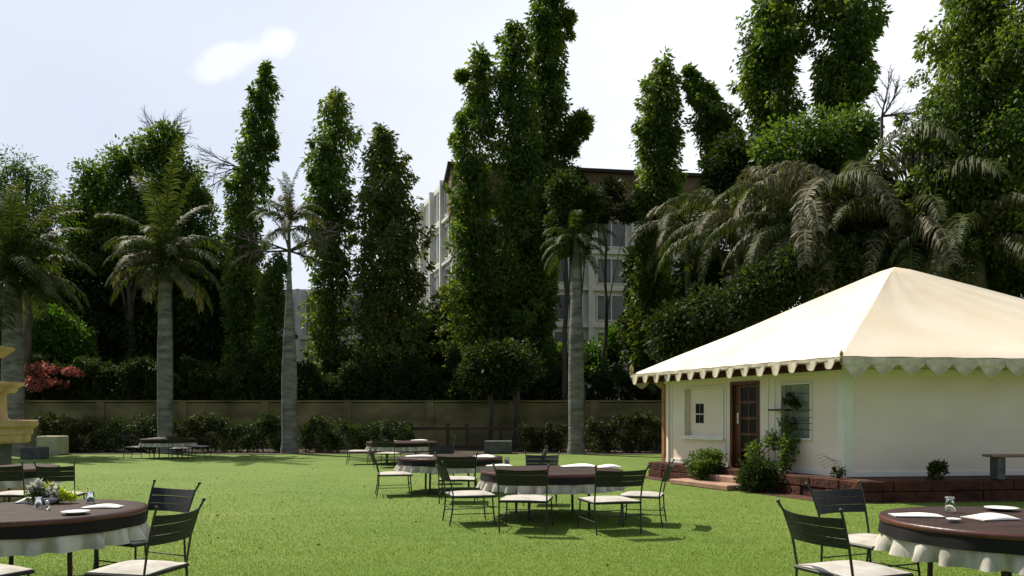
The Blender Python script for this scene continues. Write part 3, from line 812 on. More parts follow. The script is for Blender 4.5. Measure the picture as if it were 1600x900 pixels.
# ------------------------------------------------------------------ chairs and tables
def make_chair(label, group):
    root = thing('garden_chair', (0, 0, 0), label, 'chair', group)
    w, dp = .255, .25
    for s in (-1, 1):
        b = MB(); b.tube([(s * (w - .01), -dp - .03, 0), (s * w, -dp, .22), (s * w, -dp + .01, .45), (s * (w + .004), -dp - .025, .66), (s * (w + .02), -dp - .085, .86), (s * (w + .035), -dp - .12, .93)], .0092, 7)
        b.ball((s * (w + .036), -dp - .122, .938), .015, 8); b.build('back_post', M['chair'], root)
        b = MB(); b.tube([(s * (w + .01), dp + .01, 0), (s * w, dp - .01, .22), (s * (w - .01), dp - .02, .43)], .0092, 7); b.build('leg', M['chair'], root)
    for k, (z0, z1) in enumerate(((.650, .722), (.725, .797), (.801, .876))):
        b = MB(); K = 8; vs = []
        for off in (0, .012):
            for i in range(K + 1):
                t = i / K; x = (-1 + 2 * t) * (w + .008)
                for z in (z0, z1):
                    y = -dp - .022 - (z - .66) * .30 - .05 * (1 - (2 * t - 1) ** 2) - off
                    dip = .012 * (1 - (2 * t - 1) ** 2) if z == z1 and k == 2 else 0
                    vs.append((x, y, z - dip))
        n = 2 * (K + 1); fs = []
        for i in range(K):
            fs.append((2 * i, 2 * i + 1, 2 * i + 3, 2 * i + 2)); fs.append((n + 2 * i, n + 2 * i + 2, n + 2 * i + 3, n + 2 * i + 1))
            fs.append((2 * i + 1, n + 2 * i + 1, n + 2 * i + 3, 2 * i + 3)); fs.append((2 * i, 2 * i + 2, n + 2 * i + 2, n + 2 * i))
        fs += [(0, n, n + 1, 1), (n - 2, n - 1, 2 * n - 1, 2 * n - 2)]
        b.add(vs, fs); b.build('back_slat', M['slat'], root)
    b = MB(); b.box(-w - .012, w + .012, -dp - .005, dp + .02, .405, .435, bev=.008); b.build('seat_frame', M['seatdark'], root)
    b = MB(); K = 8; vs = []
    for i in range(K + 1):
        for j in range(K + 1):
            u, v = -1 + 2 * i / K, -1 + 2 * j / K
            vs.append((u * (w + .004), v * (dp + .008) + .006, .436 + .028 * (1 - abs(u) ** 4) * (1 - abs(v) ** 4) + .01 * (1 - u * u)))
    n = (K + 1); fs = [(i * n + j, (i + 1) * n + j, (i + 1) * n + j + 1, i * n + j + 1) for i in range(K) for j in range(K)]
    b.add(vs, fs, 0, True); b.box(-w - .003, w + .003, -dp + .0, dp + .013, .4355, .4405); b.build('seat', M['seat'], root)
    for s in (-1, 1):
        b = MB(); b.tube([(s * w, -dp, .17), (s * w, dp - .01, .17)], .007, 6); b.build('stretcher', M['chair'], root)
    b = MB(); b.tube([(-w, -dp, .24), (w, -dp, .24)], .007, 6); b.build('stretcher', M['chair'], root)
    b = MB(); b.tube([(-w, dp - .01, .24), (w, dp - .01, .24)], .007, 6); b.build('stretcher', M['chair'], root)
    return root
CH = [None]
def chair(x, y, face, label, group, s=1.0):
    if CH[0] is None: o = CH[0] = make_chair(label, group)
    else: o = copy_tree(CH[0])
    o.location = (x, y, 0); o.rotation_euler = (0, 0, math.atan2(face[1], face[0]) - pi / 2); o.scale = (s, s, 1)
    tag(o, label, 'chair', group); return o

def table(x, y, r, label, dl, wl2, seed=0, far=False):
    rr = random.Random(seed)
    root = thing('round_table', (x, y, 0), label, 'table', 'round dining tables on the lawn')
    b = MB(); b.lathe([(0, .70), (r * .985, .70), (r * .985, .736), (0, .736)], 48); b.build('tabletop', M['edge'], root)
    for k in range(4):
        a = pi / 4 + k * pi / 2 + .2
        b = MB(); b.tube([(cos(a) * r * .62, sin(a) * r * .62, 0), (cos(a) * r * .6, sin(a) * r * .6, .699)], .022, 8); b.build('leg', M['wood_dark'], root)
    ph = rr.uniform(0, 6); nf = int(13 * r)
    # white pleated under-cloth
    b = MB(); n = 168
    def wob(th, z):
        f = max(0, (.615 - z) / .16)
        return f * (.055 * sin(nf * 2 * th + ph) + .028 * sin(nf * 3 * th + 1.3 * ph + 2 * sin(th)) + .01)
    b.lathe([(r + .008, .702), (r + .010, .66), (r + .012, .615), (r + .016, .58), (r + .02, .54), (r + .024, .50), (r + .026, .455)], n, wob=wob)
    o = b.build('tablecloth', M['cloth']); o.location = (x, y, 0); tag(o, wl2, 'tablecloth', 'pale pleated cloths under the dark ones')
    # brown top cloth with a black hanging band
    b = MB(); prof = [(0, .742)] + [(r * k / 6, .742) for k in range(1, 6)] + [(r + .01, .742), (r + .026, .737), (r + .032, .725), (r + .032, .695)]
    b.lathe(prof, 96, mi=0)
    w2 = lambda th, z: .010 * sin(nf * th + ph) * max(0, (.70 - z) / .1)
    b.lathe([(r + .032, .695), (r + .036, .65), (r + .040, .592)], 96, mi=1, wob=w2)
    o = b.build('overlay_cloth', [M['overlay'], M['overband']]); o.location = (x, y, 0); tag(o, dl, 'tablecloth', 'dark brown top cloths')
    e = MB(); e.lathe([(r + .030, .738), (r + .041, .728), (r + .041, .700), (r + .033, .694)], 96)
    ob = e.build('hem_band', M['edge'], o)
    return root
TT = .746
def plate(x, y, label, z=TT, r=.12):
    b = MB(); b.lathe([(0, z + .006), (r * .55, z + .006), (r * .72, z + .012), (r, z + .022), (r, z + .026), (r * .7, z + .016), (r * .5, z + .011), (0, z + .011)], 32)
    b.lathe([(0, z), (r * .5, z), (r * .72, z + .012)], 32)
    o = b.build('plate', M['china']); tag(o, label, 'plate', 'white plates on the tables')
def napkin(x, y, rz, label, w=.26, h=.16, z=TT, sag=.03):
    b = MB(); K = 10; vs = []; rr = random.Random(int(x * 100))
    for lay in (0, 1):
        for i in range(K + 1):
            for j in range(K + 1):
                u, v = i / K - .5, j / K - .5
                zz = z + .002 + (sag * (.55 + .3 * sin(u * 5 + 1)) * (1 - (2 * u) ** 4) * (1 - (2 * v) ** 4) + .006 if lay else 0)
                vs.append((x + cos(rz) * u * w - sin(rz) * v * h, y + sin(rz) * u * w + cos(rz) * v * h, zz))
    n = K + 1; q = n * n; fs = []
    for i in range(K):
        for j in range(K):
            a = i * n + j; fs.append((a, a + n, a + n + 1, a + 1)[::-1]); fs.append((q + a, q + a + n, q + a + n + 1, q + a + 1))
    for i in range(K):
        for (a, c) in ((i, i + 1), (K * n + i, K * n + i + 1), (i * n, (i + 1) * n), (i * n + K, (i + 1) * n + K)): fs.append((a, c, q + c, q + a))
    b.add(vs, fs, 0, True); o = b.build('napkin', M['napkin']); tag(o, label, 'napkin', 'folded white napkins'); return o
def tumbler(x, y, label, z=TT, s=1.0):
    b = MB(); b.lathe([(.036 * s, z), (.031 * s, z + .09 * s), (.029 * s, z + .105 * s), (0, z + .108 * s)], 20); b.lathe([(0, z + .098 * s), (.027 * s, z + .096 * s), (.033 * s, z + .002)], 20)
    o = b.build('tumbler', M['glass']); tag(o, label, 'glass', 'upturned glasses on the tables')
def shaker(x, y, label, z=TT):
    root = thing('salt_shaker', (x, y, z), label, 'shaker')
    b = MB(); b.lathe([(0, 0), (.02, 0), (.022, .04), (.016, .06)], 14); b.build('body', M['glass'], root)
    b = MB(); b.lathe([(.017, .06), (.018, .075), (.01, .085), (0, .087)], 14); b.build('cap', M['steel'], root)
# front left table
TLx, TLy, TLr = -4.36, 7.38, .87
table(TLx, TLy, TLr, 'round dining table at the left front edge set with flowers and plates', 'dark brown cloth with black band on the left front table', 'grey white pleated cloth hanging under the left front table', 1)
# front right table
TRx, TRy, TRr = 4.12, 6.66, .93
table(TRx, TRy, TRr, 'round dining table at the right front edge with napkins and glasses', 'dark brown cloth with black band on the right front table', 'pale pleated cloth hanging under the right front table', 2)
TAx, TAy, TAr = G(862, 12.8), 12.8, 1.10
table(TAx, TAy, TAr, 'big round dining table in the middle of the lawn', 'dark top cloth on the big middle lawn table', 'stained white pleated cloth under the big middle lawn table', 3)
TBx, TBy, TBr = G(703, 17.0), 17.0, 1.08
table(TBx, TBy, TBr, 'round dining table just behind and left of the middle one', 'dark maroon edged cloth on the table behind the middle one', 'white skirt cloth on the table behind the middle one', 4)
TCx, TCy = G(628, 27), 27.0
table(TCx, TCy, 1.15, 'distant round table in tree shade at mid lawn edge', 'dark cloth on the distant table in the middle tree shade', 'pale skirt cloth on the distant table in the middle tree shade', 5)
TDx, TDy = G(263, 30.5), 30.5
table(TDx, TDy, .95, 'distant round table in front of the second palm from left', 'dark cloth on the table before the second palm', 'pale skirt cloth on the table before the second palm', 6)
TEx, TEy = G(-12, 13.4), 13.4
table(TEx, TEy, .95, 'round table at left edge in front of the stone fountain', 'dark cloth on the table before the stone fountain', 'pale cloth on the table before the stone fountain', 7)

g1, g2, g3 = 'black chairs round the front left table', 'black chairs round the front right table', 'black chairs round the middle lawn table'
g4, g5, g6 = 'black chairs round the table behind the middle one', 'chairs round the distant tables', 'chairs by the fountain table'
CP = dict()
chair(-3.56, 7.66, (-.46, -.88), 'black chair with its back to the lawn, right rear of the left front table', g1, 1.12)
chair(-2.86, 6.14, (-.97, .22), 'black chair with pale seat turned left, nearest right of the left front table', g1, .98)
chair(-3.98, 5.95, (.45, .89), 'chair with only its pale seat corner showing at bottom left', g1, 1.0)
chair(2.58, 6.08, (.93, .37), 'black slatted chair with white seat nearest left of the right front table', g2, 1.12)
chair(3.36, 7.52, (.40, -.92), 'wide black backed chair behind the nearer one at the right front table', g2, 1.18)
chair(G(822, 11.3), 11.3, (.16, .99), 'front left chair of the middle lawn table, back to camera', g3, 1.3)
chair(G(952, 11.15), 11.15, (-.25, .97), 'front right chair of the middle lawn table, pale seat outward', g3, 1.3)
chair(G(1004, 11.9), 11.9, (-.96, .28), 'chair at the right end of the middle lawn table with tall posts', g3, 1.15)
chair(G(733, 12.0), 12.0, (.97, .25), 'chair at the left end of the middle lawn table', g3, 1.25)
chair(G(845, 14.5), 14.5, (-.1, -1), 'chair on the far side of the middle lawn table', g3, 1.1)
chair(G(716, 14.9), 14.9, (.0, 1), 'black backed chair facing away at the front of the second table', g4, 1.3)
chair(G(616, 16.2), 16.2, (.98, .2), 'chair with pale seat at the left side of the second table', g4, 1.3)
chair(G(822, 17.3), 17.3, (-1, 0), 'chair at the right side of the second table', g4, 1.2)
chair(G(690, 19.0), 19.0, (.1, -1), 'chair on the far side of the second table', g4, 1.1)
chair(G(560, 26.6), 26.6, (1, .1), 'shaded chair left of the distant middle table', g5, 1.3)
chair(G(606, 25.0), 25.0, (.2, 1), 'shaded chair in front of the distant middle table', g5, 1.3)
chair(G(689, 27.0), 27.0, (-1, .1), 'shaded chair right of the distant middle table', g5, 1.2)
chair(G(214, 30.2), 30.2, (1, 0), 'shaded chair left of the table before the second palm', g5, 1.3)
chair(G(282, 28.9), 28.9, (-.2, 1), 'shaded chair in front of the table before the second palm', g5, 1.3)
chair(G(312, 30.6), 30.6, (-1, 0), 'shaded chair right of the table before the second palm', g5, 1.2)
chair(G(98, 11.9), 11.9, (-.20, .98), 'small black chair standing behind the flowers, right of the fountain table', g6, .92)
chair(G(22, 12.0), 12.0, (-.1, 1), 'chair at left edge before the stone fountain', g6, 1.05)

def tp(px, py, z=TT):
    d = F * (EYE - z) / (py - HOR); return G(px, d), d
def movexy(o, x, y): o.location = (x, y, 0)
def put(fn, px, py, label, **k):
    x, y = tp(px, py); fn(0, 0, label, **k); o = [q for q in COL.objects][-1]
    o.location.x, o.location.y = x, y
put(plate, 118, 803, 'white oval plate near the rim of the left front table', r=.115)
x, y = tp(160, 793); napkin(x, y, .1, 'folded white napkin at the right rim of the left front table', .34, .17)
x, y = tp(45, 785); napkin(x, y, .3, 'crumpled white napkin by the flowers on the left table', .22, .14, sag=.06)
x, y = tp(88, 782); napkin(x, y, -.1, 'flat napkin right of the flowers on the left table', .20, .10)
put(tumbler, 141, 786, 'upturned glass standing alone at the back of the left front table', s=1.1)
put(tumbler, 60, 794, 'glass tumbler in front of the flowers on the left table', s=1.0)
x, y = tp(65, 797); shaker(x + .04, y + .02, 'glass salt shaker beside the tumbler on the left table')
x, y = tp(1432, 806); napkin(x, y, -.15, 'long white napkin at the left rim of the right front table', .40, .2, sag=.02)
x, y = tp(1548, 810); napkin(x, y, .2, 'white napkin with a dark fold at the right of the right table', .36, .26, sag=.04)
put(plate, 1490, 815, 'small white saucer near the middle of the right front table', r=.055)
put(tumbler, 1484, 800, 'greenish upturned glass at the back of the right front table', s=1.3)
put(plate, 1565, 797, 'white plate at the far right of the right front table', r=.14)
x, y = tp(780, 728); napkin(x, y, 0, 'white napkin at the left of the middle lawn table', .45, .25)
x, y = tp(905, 729); napkin(x, y, 0, 'long folded white napkin on the middle lawn table', .62, .35, sag=.05)
x, y = tp(950, 730); napkin(x, y, .3, 'white napkin at the right rim of the middle lawn table', .42, .3, sag=.05)
put(tumbler, 792, 727, 'upturned glass at the left of the middle lawn table', s=1.3)
x, y = tp(655, 713); napkin(x, y, .1, 'white napkin at the left of the second table', .6, .4)
x, y = tp(755, 714); napkin(x, y, -.1, 'bright white napkin at the right of the second table', .5, .5, sag=.05)
x, y = tp(600, 689); napkin(x, y, -.1, 'white cloth lying on the distant middle table', .8, .5)
x, y = tp(655, 688); napkin(x, y, .1, 'second pale cloth on the distant middle table', .6, .5)
x, y = tp(245, 685); napkin(x, y, .1, 'white napkin on the table before the second palm', .6, .4)
x, y = tp(278, 684); napkin(x, y, .1, 'bluish pale cloth on the table before the second palm', .6, .4)
# flower arrangement on the left front table
fx, fy = tp(78, 786)
fy = min(fy, TLy + TLr - .12)
root = thing('flower_arrangement', (fx, fy, TT), 'low bowl of white and yellow green flowers on the left front table', 'flowers')
b = MB(); b.lathe([(0, .001), (.06, .001), (.10, .04), (.11, .06), (.09, .055), (0, .05)], 20); b.build('bowl', M['china'], root)
rng = np.random.default_rng(44)
def pos(px, py): return [G(px, fy), fy + rng.uniform(-.05, .05), Z(py, fy)]
C = np.array([pos(*q) for q in ((56, 762), (60, 757), (63, 764), (54, 768), (84, 767), (80, 763))]); clumps_to_leaves(C, np.full(len(C), .035), 60, .04, .03, M['petal_white'], 'white_blooms', root, root.location, .0)
C = np.array([pos(*q) for q in ((98, 770), (104, 773), (95, 774), (110, 776), (100, 777), (78, 760))]); clumps_to_leaves(C, np.full(len(C), .038), 60, .035, .02, M['petal_yellow'], 'yellow_blooms', root, root.location, .0)['kind'] = 'stuff'
C = np.array([pos(*q) for q in ((70, 768), (75, 773), (85, 774), (66, 775), (90, 777), (73, 764), (58, 774), (50, 772))]); clumps_to_leaves(C, np.full(len(C), .045), 60, .06, .02, M['mid'], 'leaves', root, root.location, .0)

# ------------------------------------------------------------------ stone fountain at the left edge
FX, FY = -10.6, 15.6
root = thing('stone_fountain', (FX, FY, 0), 'tiered square sandstone fountain column at the left edge of the lawn', 'fountain')
def sq(prof, name, m='sand', rot=0):
    b = MB(); vs = []; 
    for (r, z) in prof: vs += [(-r, -r, z), (r, -r, z), (r, r, z), (-r, r, z)]
    fs = [(3, 2, 1, 0)]
    for i in range(len(prof) - 1):
        for k in range(4): fs.append((i * 4 + k, i * 4 + (k + 1) % 4, (i + 1) * 4 + (k + 1) % 4, (i + 1) * 4 + k))
    n = 4 * len(prof); fs.append((n - 4, n - 3, n - 2, n - 1)); b.add(vs, fs); o = b.build(name, M[m], root); return o
sq([(.98, 0), (.98, .12), (.96, .125)], 'step'); sq([(.90, .126), (.90, .26), (.88, .265)], 'step'); sq([(.82, .266), (.82, .40)], 'step')
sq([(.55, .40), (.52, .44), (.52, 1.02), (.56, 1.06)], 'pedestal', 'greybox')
sq([(.72, 1.06), (.76, 1.10), (.76, 1.22), (.79, 1.24), (.79, 1.34), (.86, 1.40), (.86, 1.50), (.84, 1.52)], 'ledge')
sq([(.50, 1.52), (.47, 1.56), (.46, 2.02), (.50, 2.06)], 'pillar')
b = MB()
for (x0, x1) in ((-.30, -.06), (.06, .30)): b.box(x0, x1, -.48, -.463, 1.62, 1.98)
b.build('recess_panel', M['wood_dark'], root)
sq([(.56, 2.06), (.60, 2.12), (.60, 2.16), (.68, 2.22), (.68, 2.28)], 'ledge')
sq([(.30, 2.28), (.28, 2.32), (.28, 2.72), (.34, 2.76)], 'pillar')
sq([(.42, 2.76), (.50, 2.86), (.56, 2.92), (.56, 2.98)], 'ledge')
b = MB(); b.lathe([(.0, 2.98), (.30, 2.98), (.34, 3.06), (.22, 3.16), (.10, 3.3), (0, 3.36)], 20); b.build('finial', M['sand'], root)

b = MB(); b.box(G(66, 33), G(99, 33), 32.6, 33.4, 0, .78, bev=.03); b.box(G(68, 33), G(97, 33), 32.65, 33.35, .75, .782)
o = b.build('planter_box', M['cream']); tag(o, 'pale cream square planter box at the lawn edge beside the fountain', 'planter')
b = MB(); b.box(G(42, 30), G(72, 30), 29.6, 30.2, 0, .45, bev=.03); o = b.build('stone_block', M['greybox']); tag(o, 'low grey stone block left of the cream planter', 'block')

# ------------------------------------------------------------------ boundary wall, hedges, fence
root = thing('boundary_wall', (0, 40, 0), 'long olive plaster boundary wall behind the palms', 'wall')
b = MB(); b.box(-40, 60, -.12, .12, 0, 2.26); b.build('wall_face', M['wall'], root)
for i in range(-9, 15):
    b = MB(); b.box(i * 4.1 - .2, i * 4.1 + .2, -.20, -.122, 0, 2.30); b.build('pier', M['wall'], root)
b = MB(); b.box(-40, 60, -.22, .2, 2.302, 2.38); b.build('coping', M['wall'], root)

def hedge(px0, px1, d, h, label, m='olive', dens=1.0, seed=0, dep=.5, lum=.12, L=.11, W=.055, group='low hedges along the lawn edge', name='hedge'):
    x0, x1 = G(px0, d), G(px1, d); rng = np.random.default_rng(500 + seed)
    root = thing(name, ((x0 + x1) / 2, d, 0), label, 'hedge' if name == 'hedge' else 'bush', group)
    n = int((x1 - x0) * h * 36 * dens) + 12
    x = rng.uniform(x0, x1, n); z = h * (1 - rng.uniform(0, 1, n) ** 1.6) * (1 + lum * np.sin(x * 2.1 + seed) + lum * .6 * np.sin(x * 5.7)); y = d + rng.uniform(-dep, dep, n) * (1 - .25 * z / h)
    C = np.stack([x, y, np.maximum(z, .1)], 1)
    clumps_to_leaves(C, rng.uniform(.14, .30, n), 46, L, W, M[m], 'foliage', root, root.location, .1, None, rng)
    sb = MB(); r2 = random.Random(seed)
    for i in range(int((x1 - x0) / .7) + 2):
        xx = x0 + .2 + i * .7; 
        if xx < x1: sb.tube([(xx, d, 0), (xx + r2.uniform(-.15, .15), d, h * .45), (xx + r2.uniform(-.3, .3), d, h * .8)], [.035, .025, .01], 5)
    sb.build('stems', M['bark'], root, tuple(root.location))['kind'] = 'stuff'
    return root
hedge(62, 138, 35, 1.50, 'rounded olive green hedge behind the cream planter box', 'olive', 1.1, 1, lum=.10)
hedge(138, 172, 35.3, 1.15, 'narrow dark shrub right of the rounded olive hedge', 'dark', 1.0, 2)
hedge(176, 248, 35.2, 1.42, 'flat dark hedge left of the second palm', 'dark', 1.0, 3)
hedge(268, 330, 35.2, 1.50, 'hedge with yellowish top right of the second palm', 'olive', 1.0, 4)
hedge(330, 440, 35.4, 1.35, 'dark low hedge between second and third palm', 'dark', 1.0, 5)
hedge(470, 560, 35.3, 1.30, 'dark low hedge right of the third palm', 'dark', 1.0, 6)
hedge(560, 645, 35.6, 1.20, 'dark hedge behind the distant middle table', 'dark', 1.0, 7)
hedge(812, 884, 35.4, 1.1, 'dim low hedge left of the tall trunk by the cottage', 'olive', .8, 8)
hedge(918, 1045, 35.0, 1.45, 'hedge with sunlit grassy top next to the cottage corner', 'olive', 1.1, 9)

root = thing('rail_fence', (G(750, 37), 37, 0), 'dark low rail fence in shade behind the distant middle table', 'fence')
for (z0, z1) in ((.95, 1.08), (.12, .24)):
    b = MB(); b.box(G(640, 37), G(862, 37), 36.95, 37.05, z0, z1); b.build('rail', M['wood_dark'], root, (root.location.x, 37, 0))
for px in (642, 700, 730, 782, 812, 860):
    b = MB(); b.box(G(px, 37) - .09, G(px, 37) + .09, 36.88, 36.945, 0, 1.25); b.build('post', M['wood_dark'], root, (root.location.x, 37, 0))
b = MB(); b.box(G(757, 34), G(800, 34), 33.7, 34.3, 0, .55, bev=.03); o = b.build('stone_block', M['greybox']); tag(o, 'grey stone block in shade behind the middle tables', 'block')
for px, w, lab in ((766, .12, 'slim forked dark tree trunk behind the rail fence'), (806, .17, 'straight dark tree trunk right of the forked one')):
    root = thing('small_tree', (G(px, 38), 38, 0), lab, 'tree')
    trunk_part(root, (G(px, 38), 38, 0), (G(px + 4, 38), 38, 5.2), w, w * .5, seed=px, limbs=((.35, (G(px - 18, 38), 38, 4.6), w * .7),), wob=.05)
    blob_crown(root, [(px, 570, 42, 38), (px - 20, 590, 34, 28)], 38, 130, 40, material=M['dark'], seed=px, L=.2, W=.1)

# tall dark bougainvillea hedge on top of the wall, left
hedge(34, 250, 42.6, 4.35, 'tall dark hedge spilling over the boundary wall at left', 'dark', .75, 11, dep=.9, lum=.05, L=.16, W=.08, group='tall hedges behind the boundary wall')
hedge(250, 420, 43, 4.1, 'tall dark hedge behind the wall right of the second palm', 'dark', .7, 12, dep=.9, L=.16, W=.08, group='tall hedges behind the boundary wall')
hedge(420, 640, 43, 3.9, 'tall hedge behind the wall around the third palm', 'dark', .7, 13, dep=.9, L=.16, W=.08, group='tall hedges behind the boundary wall')
hedge(640, 860, 43, 4.2, 'tall dark hedge behind the wall under the tallest columns', 'dark', .7, 14, dep=.9, L=.16, W=.08, group='tall hedges behind the boundary wall')
hedge(845, 1060, 43, 3.6, 'dark hedge behind the wall next to the cottage', 'dark', .7, 15, dep=.9, L=.16, W=.08, group='tall hedges behind the boundary wall')
rt = thing('flowering_bush', (G(66, 42), 42, 0), 'bush with a patch of pink red blooms above the wall', 'bush')
blob_crown(rt, [(66, 572, 26, 8), (52, 578, 14, 8), (80, 578, 12, 6), (70, 598, 36, 14), (110, 582, 26, 7)], 41.6, 70, 34, material=M['pink'], seed=3, L=.13, W=.09, crad=.22, name='blooms')
trunk_part(rt, (G(66, 42), 42, 0), (G(66, 42), 42, 4.2), .06, .03)

rt = thing('leafy_tree', (G(85, 45), 45, 0), 'bright green sunlit leafy tree between the first two palms', 'tree')
trunk_part(rt, (G(85, 45), 45, 0), (G(85, 45), 45, 6), .15, .06, limbs=((.5, (G(60, 45), 45, 6.6), .07), (.5, (G(115, 45), 45, 6.2), .07)))
blob_crown(rt, [(75, 505, 38, 28), (105, 525, 36, 26), (60, 530, 30, 26), (125, 548, 22, 18)], 45, 330, 44, material=M['bright'], seed=4, L=.22, W=.13, crad=.5)

# ------------------------------------------------------------------ broad trees
def broad(px, d, blobs, label, n_cl, per=44, m='dark', seed=0, group='broad dark trees behind the wall', L=.25, W=.13, crad=.7, r=.3):
    x = G(px, d); root = thing('broad_tree', (x, d, 0), label, 'tree', group)
    zt = Z(min(b[1] for b in blobs), d)
    limbs = [(.35 + .4 * (i / max(1, len(blobs))), (G(b[0], d), d + (b[4] if len(b) > 4 else 0), Z(b[1], d)), r * .4) for i, b in enumerate(blobs)]
    trunk_part(root, (x, d, 0), (x, d, zt), r, .06, seed=seed, limbs=limbs)
    blob_crown(root, blobs, d, n_cl, per, material=M[m], seed=seed, L=L, W=W, crad=crad)
    return root
broad(205, 50, [(150, 285, 38, 34), (195, 262, 40, 36), (248, 238, 40, 38), (275, 290, 48, 50), (125, 335, 32, 40), (175, 330, 55, 55), (215, 350, 70, 60), (300, 350, 42, 48), (262, 215, 24, 24), (160, 380, 70, 50), (260, 390, 80, 50), (318, 310, 16, 24)], 'broad dark round crowned tree behind the second palm', 1000, 46, 'mid', 21, crad=.8)
broad(150, 52, [(120, 430, 60, 60), (200, 450, 70, 70), (290, 450, 65, 70), (160, 520, 80, 60), (250, 530, 80, 60)], 'dense dark undergrowth tree behind the left hedge', 700, 40, 'dark', 22, crad=.8, L=.3, W=.16)
broad(20, 49, [(10, 420, 60, 60), (-40, 360, 60, 70), (20, 500, 60, 50), (60, 400, 35, 40)], 'dark tree at the left frame edge behind the first palm', 420, 42, 'dark', 23)
broad(380, 50, [(350, 430, 45, 60), (385, 480, 40, 70), (330, 500, 50, 60), (370, 560, 50, 45)], 'dark drooping tree under the first tall column', 480, 44, 'dark', 24, L=.3, W=.14)
broad(430, 43.5, [(425, 470, 22, 50), (428, 540, 30, 60), (436, 420, 16, 26)], 'slim shaggy tree just left of the third palm trunk', 240, 44, 'mid', 25, L=.2, W=.1, crad=.45, r=.12)
broad(640, 51, [(620, 520, 50, 60), (660, 550, 60, 60), (690, 520, 40, 60), (600, 580, 70, 50), (700, 590, 70, 50)], 'dense dark tree mass left of the tallest columns', 720, 44, 'dark', 26, L=.3, W=.15, crad=.8)
broad(780, 50, [(740, 500, 60, 80), (800, 460, 60, 90), (820, 560, 50, 60), (760, 600, 60, 40)], 'dense dark tree under the tallest columns', 700, 44, 'dark', 27, L=.3, W=.15, crad=.8)
broad(1010, 47, [(1012, 430, 34, 60), (1010, 520, 40, 70), (1030, 590, 50, 50)], 'dark tree in shade just left of the cottage roof', 420, 44, 'dark', 28, L=.28, W=.14)
broad(1160, 40, [(1110, 430, 50, 50), (1150, 470, 60, 50), (1090, 500, 40, 60), (1210, 430, 60, 50), (1150, 270, 50, 60), (1190, 330, 60, 60)], 'broad dark tree behind the left slope of the canvas roof', 760, 44, 'dark', 29, L=.26, W=.13, crad=.7)
broad(1280, 36, [(1260, 230, 80, 50), (1300, 250, 60, 50), (1230, 300, 70, 50), (1330, 210, 40, 40), (1320, 330, 80, 50), (1240, 380, 60, 50)], 'broad mid green tree right of the cottage peak behind the palms', 800, 44, 'mid', 30, L=.22, W=.11, crad=.6)
broad(885, 41.5, [(880, 288, 36, 34), (900, 312, 30, 26), (868, 330, 26, 34), (882, 372, 18, 30)], 'small dark crowned tree at the head of the palm trunk by the cottage', 300, 44, 'dark', 31, L=.22, W=.11, crad=.5, r=.14)
broad(945, 46, [(950, 300, 34, 20), (985, 330, 30, 16), (930, 330, 30, 18)], 'thin olive green tree in front of the brown building fascia', 130, 40, 'olive', 32, L=.22, W=.10, crad=.45, r=.12)
broad(905, 52, [(870, 555, 40, 18), (920, 552, 50, 22), (965, 535, 30, 34), (900, 580, 70, 20)], 'sunlit yellow green shrubbery below the white building', 340, 40, 'bright', 33, L=.22, W=.12, crad=.5, r=.1)

# ------------------------------------------------------------------ tall columnar trees
ashoka(392, 46, [(93, 410, 420), (120, 402, 428), (170, 385, 432), (215, 372, 432), (260, 362, 425), (330, 352, 410), (400, 348, 410), (500, 350, 408), (620, 350, 412)],
       'leftmost tall column tree with a sharp straight tip', 520, 44, 1, crad=.45, blobs=[(424, 222, 5, 12)])
ashoka(520, 46.5, [(138, 524, 534), (150, 513, 545), (165, 500, 550), (200, 488, 558), (260, 478, 555), (330, 478, 550), (420, 482, 552), (520, 478, 556), (620, 475, 560)],
       'second column tree from the left with a ragged forked tip', 560, 44, 2, crad=.5, gap=.35)
ashoka(605, 45, [(190, 592, 602), (215, 580, 618), (250, 566, 636), (300, 556, 650), (360, 552, 660), (430, 556, 662), (520, 556, 668), (620, 550, 680)],
       'broad soft column tree third from the left', 760, 44, 3, crad=.55, material=M['soft'])
ashoka(742, 45.5, [(70, 744, 756), (100, 730, 770), (150, 718, 776), (210, 708, 776), (270, 704, 776), (350, 702, 778), (450, 700, 790), (560, 695, 800), (620, 690, 800)],
       'slim column tree just left of the tallest pair', 700, 44, 4, crad=.5, gap=.3, blobs=[(716, 215, 10, 8), (722, 118, 8, 6)])
ashoka(812, 45, [(38, 792, 812), (60, 778, 826), (120, 776, 836), (200, 776, 842), (300, 772, 850), (400, 770, 862), (500, 768, 868), (620, 745, 850)],
       'left one of the tallest column pair with a lower shoulder', 860, 44, 5, crad=.6)
ashoka(856, 46.5, [(-45, 850, 872), (0, 830, 880), (40, 826, 884), (100, 826, 880), (160, 826, 884), (240, 824, 880), (320, 824, 872), (420, 820, 868), (560, 810, 860)],
       'tallest column tree reaching past the top of the picture', 760, 44, 6, crad=.55, gap=.3, blobs=[(886, 30, 10, 14), (888, 55, 8, 10), (905, 195, 20, 20), (885, 225, 18, 20)])
ashoka(1028, 45, [(84, 1030, 1042), (105, 1018, 1052), (150, 1002, 1064), (200, 992, 1070), (250, 988, 1068), (300, 992, 1056), (345, 994, 1050), (440, 985, 1050), (560, 985, 1055)],
       'cone topped column tree left of the leaning one', 620, 44, 7, crad=.5)
ashoka(1110, 44, [(104, 1070, 1080), (125, 1072, 1100), (150, 1076, 1125), (185, 1078, 1150), (215, 1092, 1160), (260, 1098, 1165), (310, 1098, 1120), (345, 1100, 1112)],
       'leaning open crowned tree with its top bent to the left', 380, 44, 8, crad=.45, gap=.5)
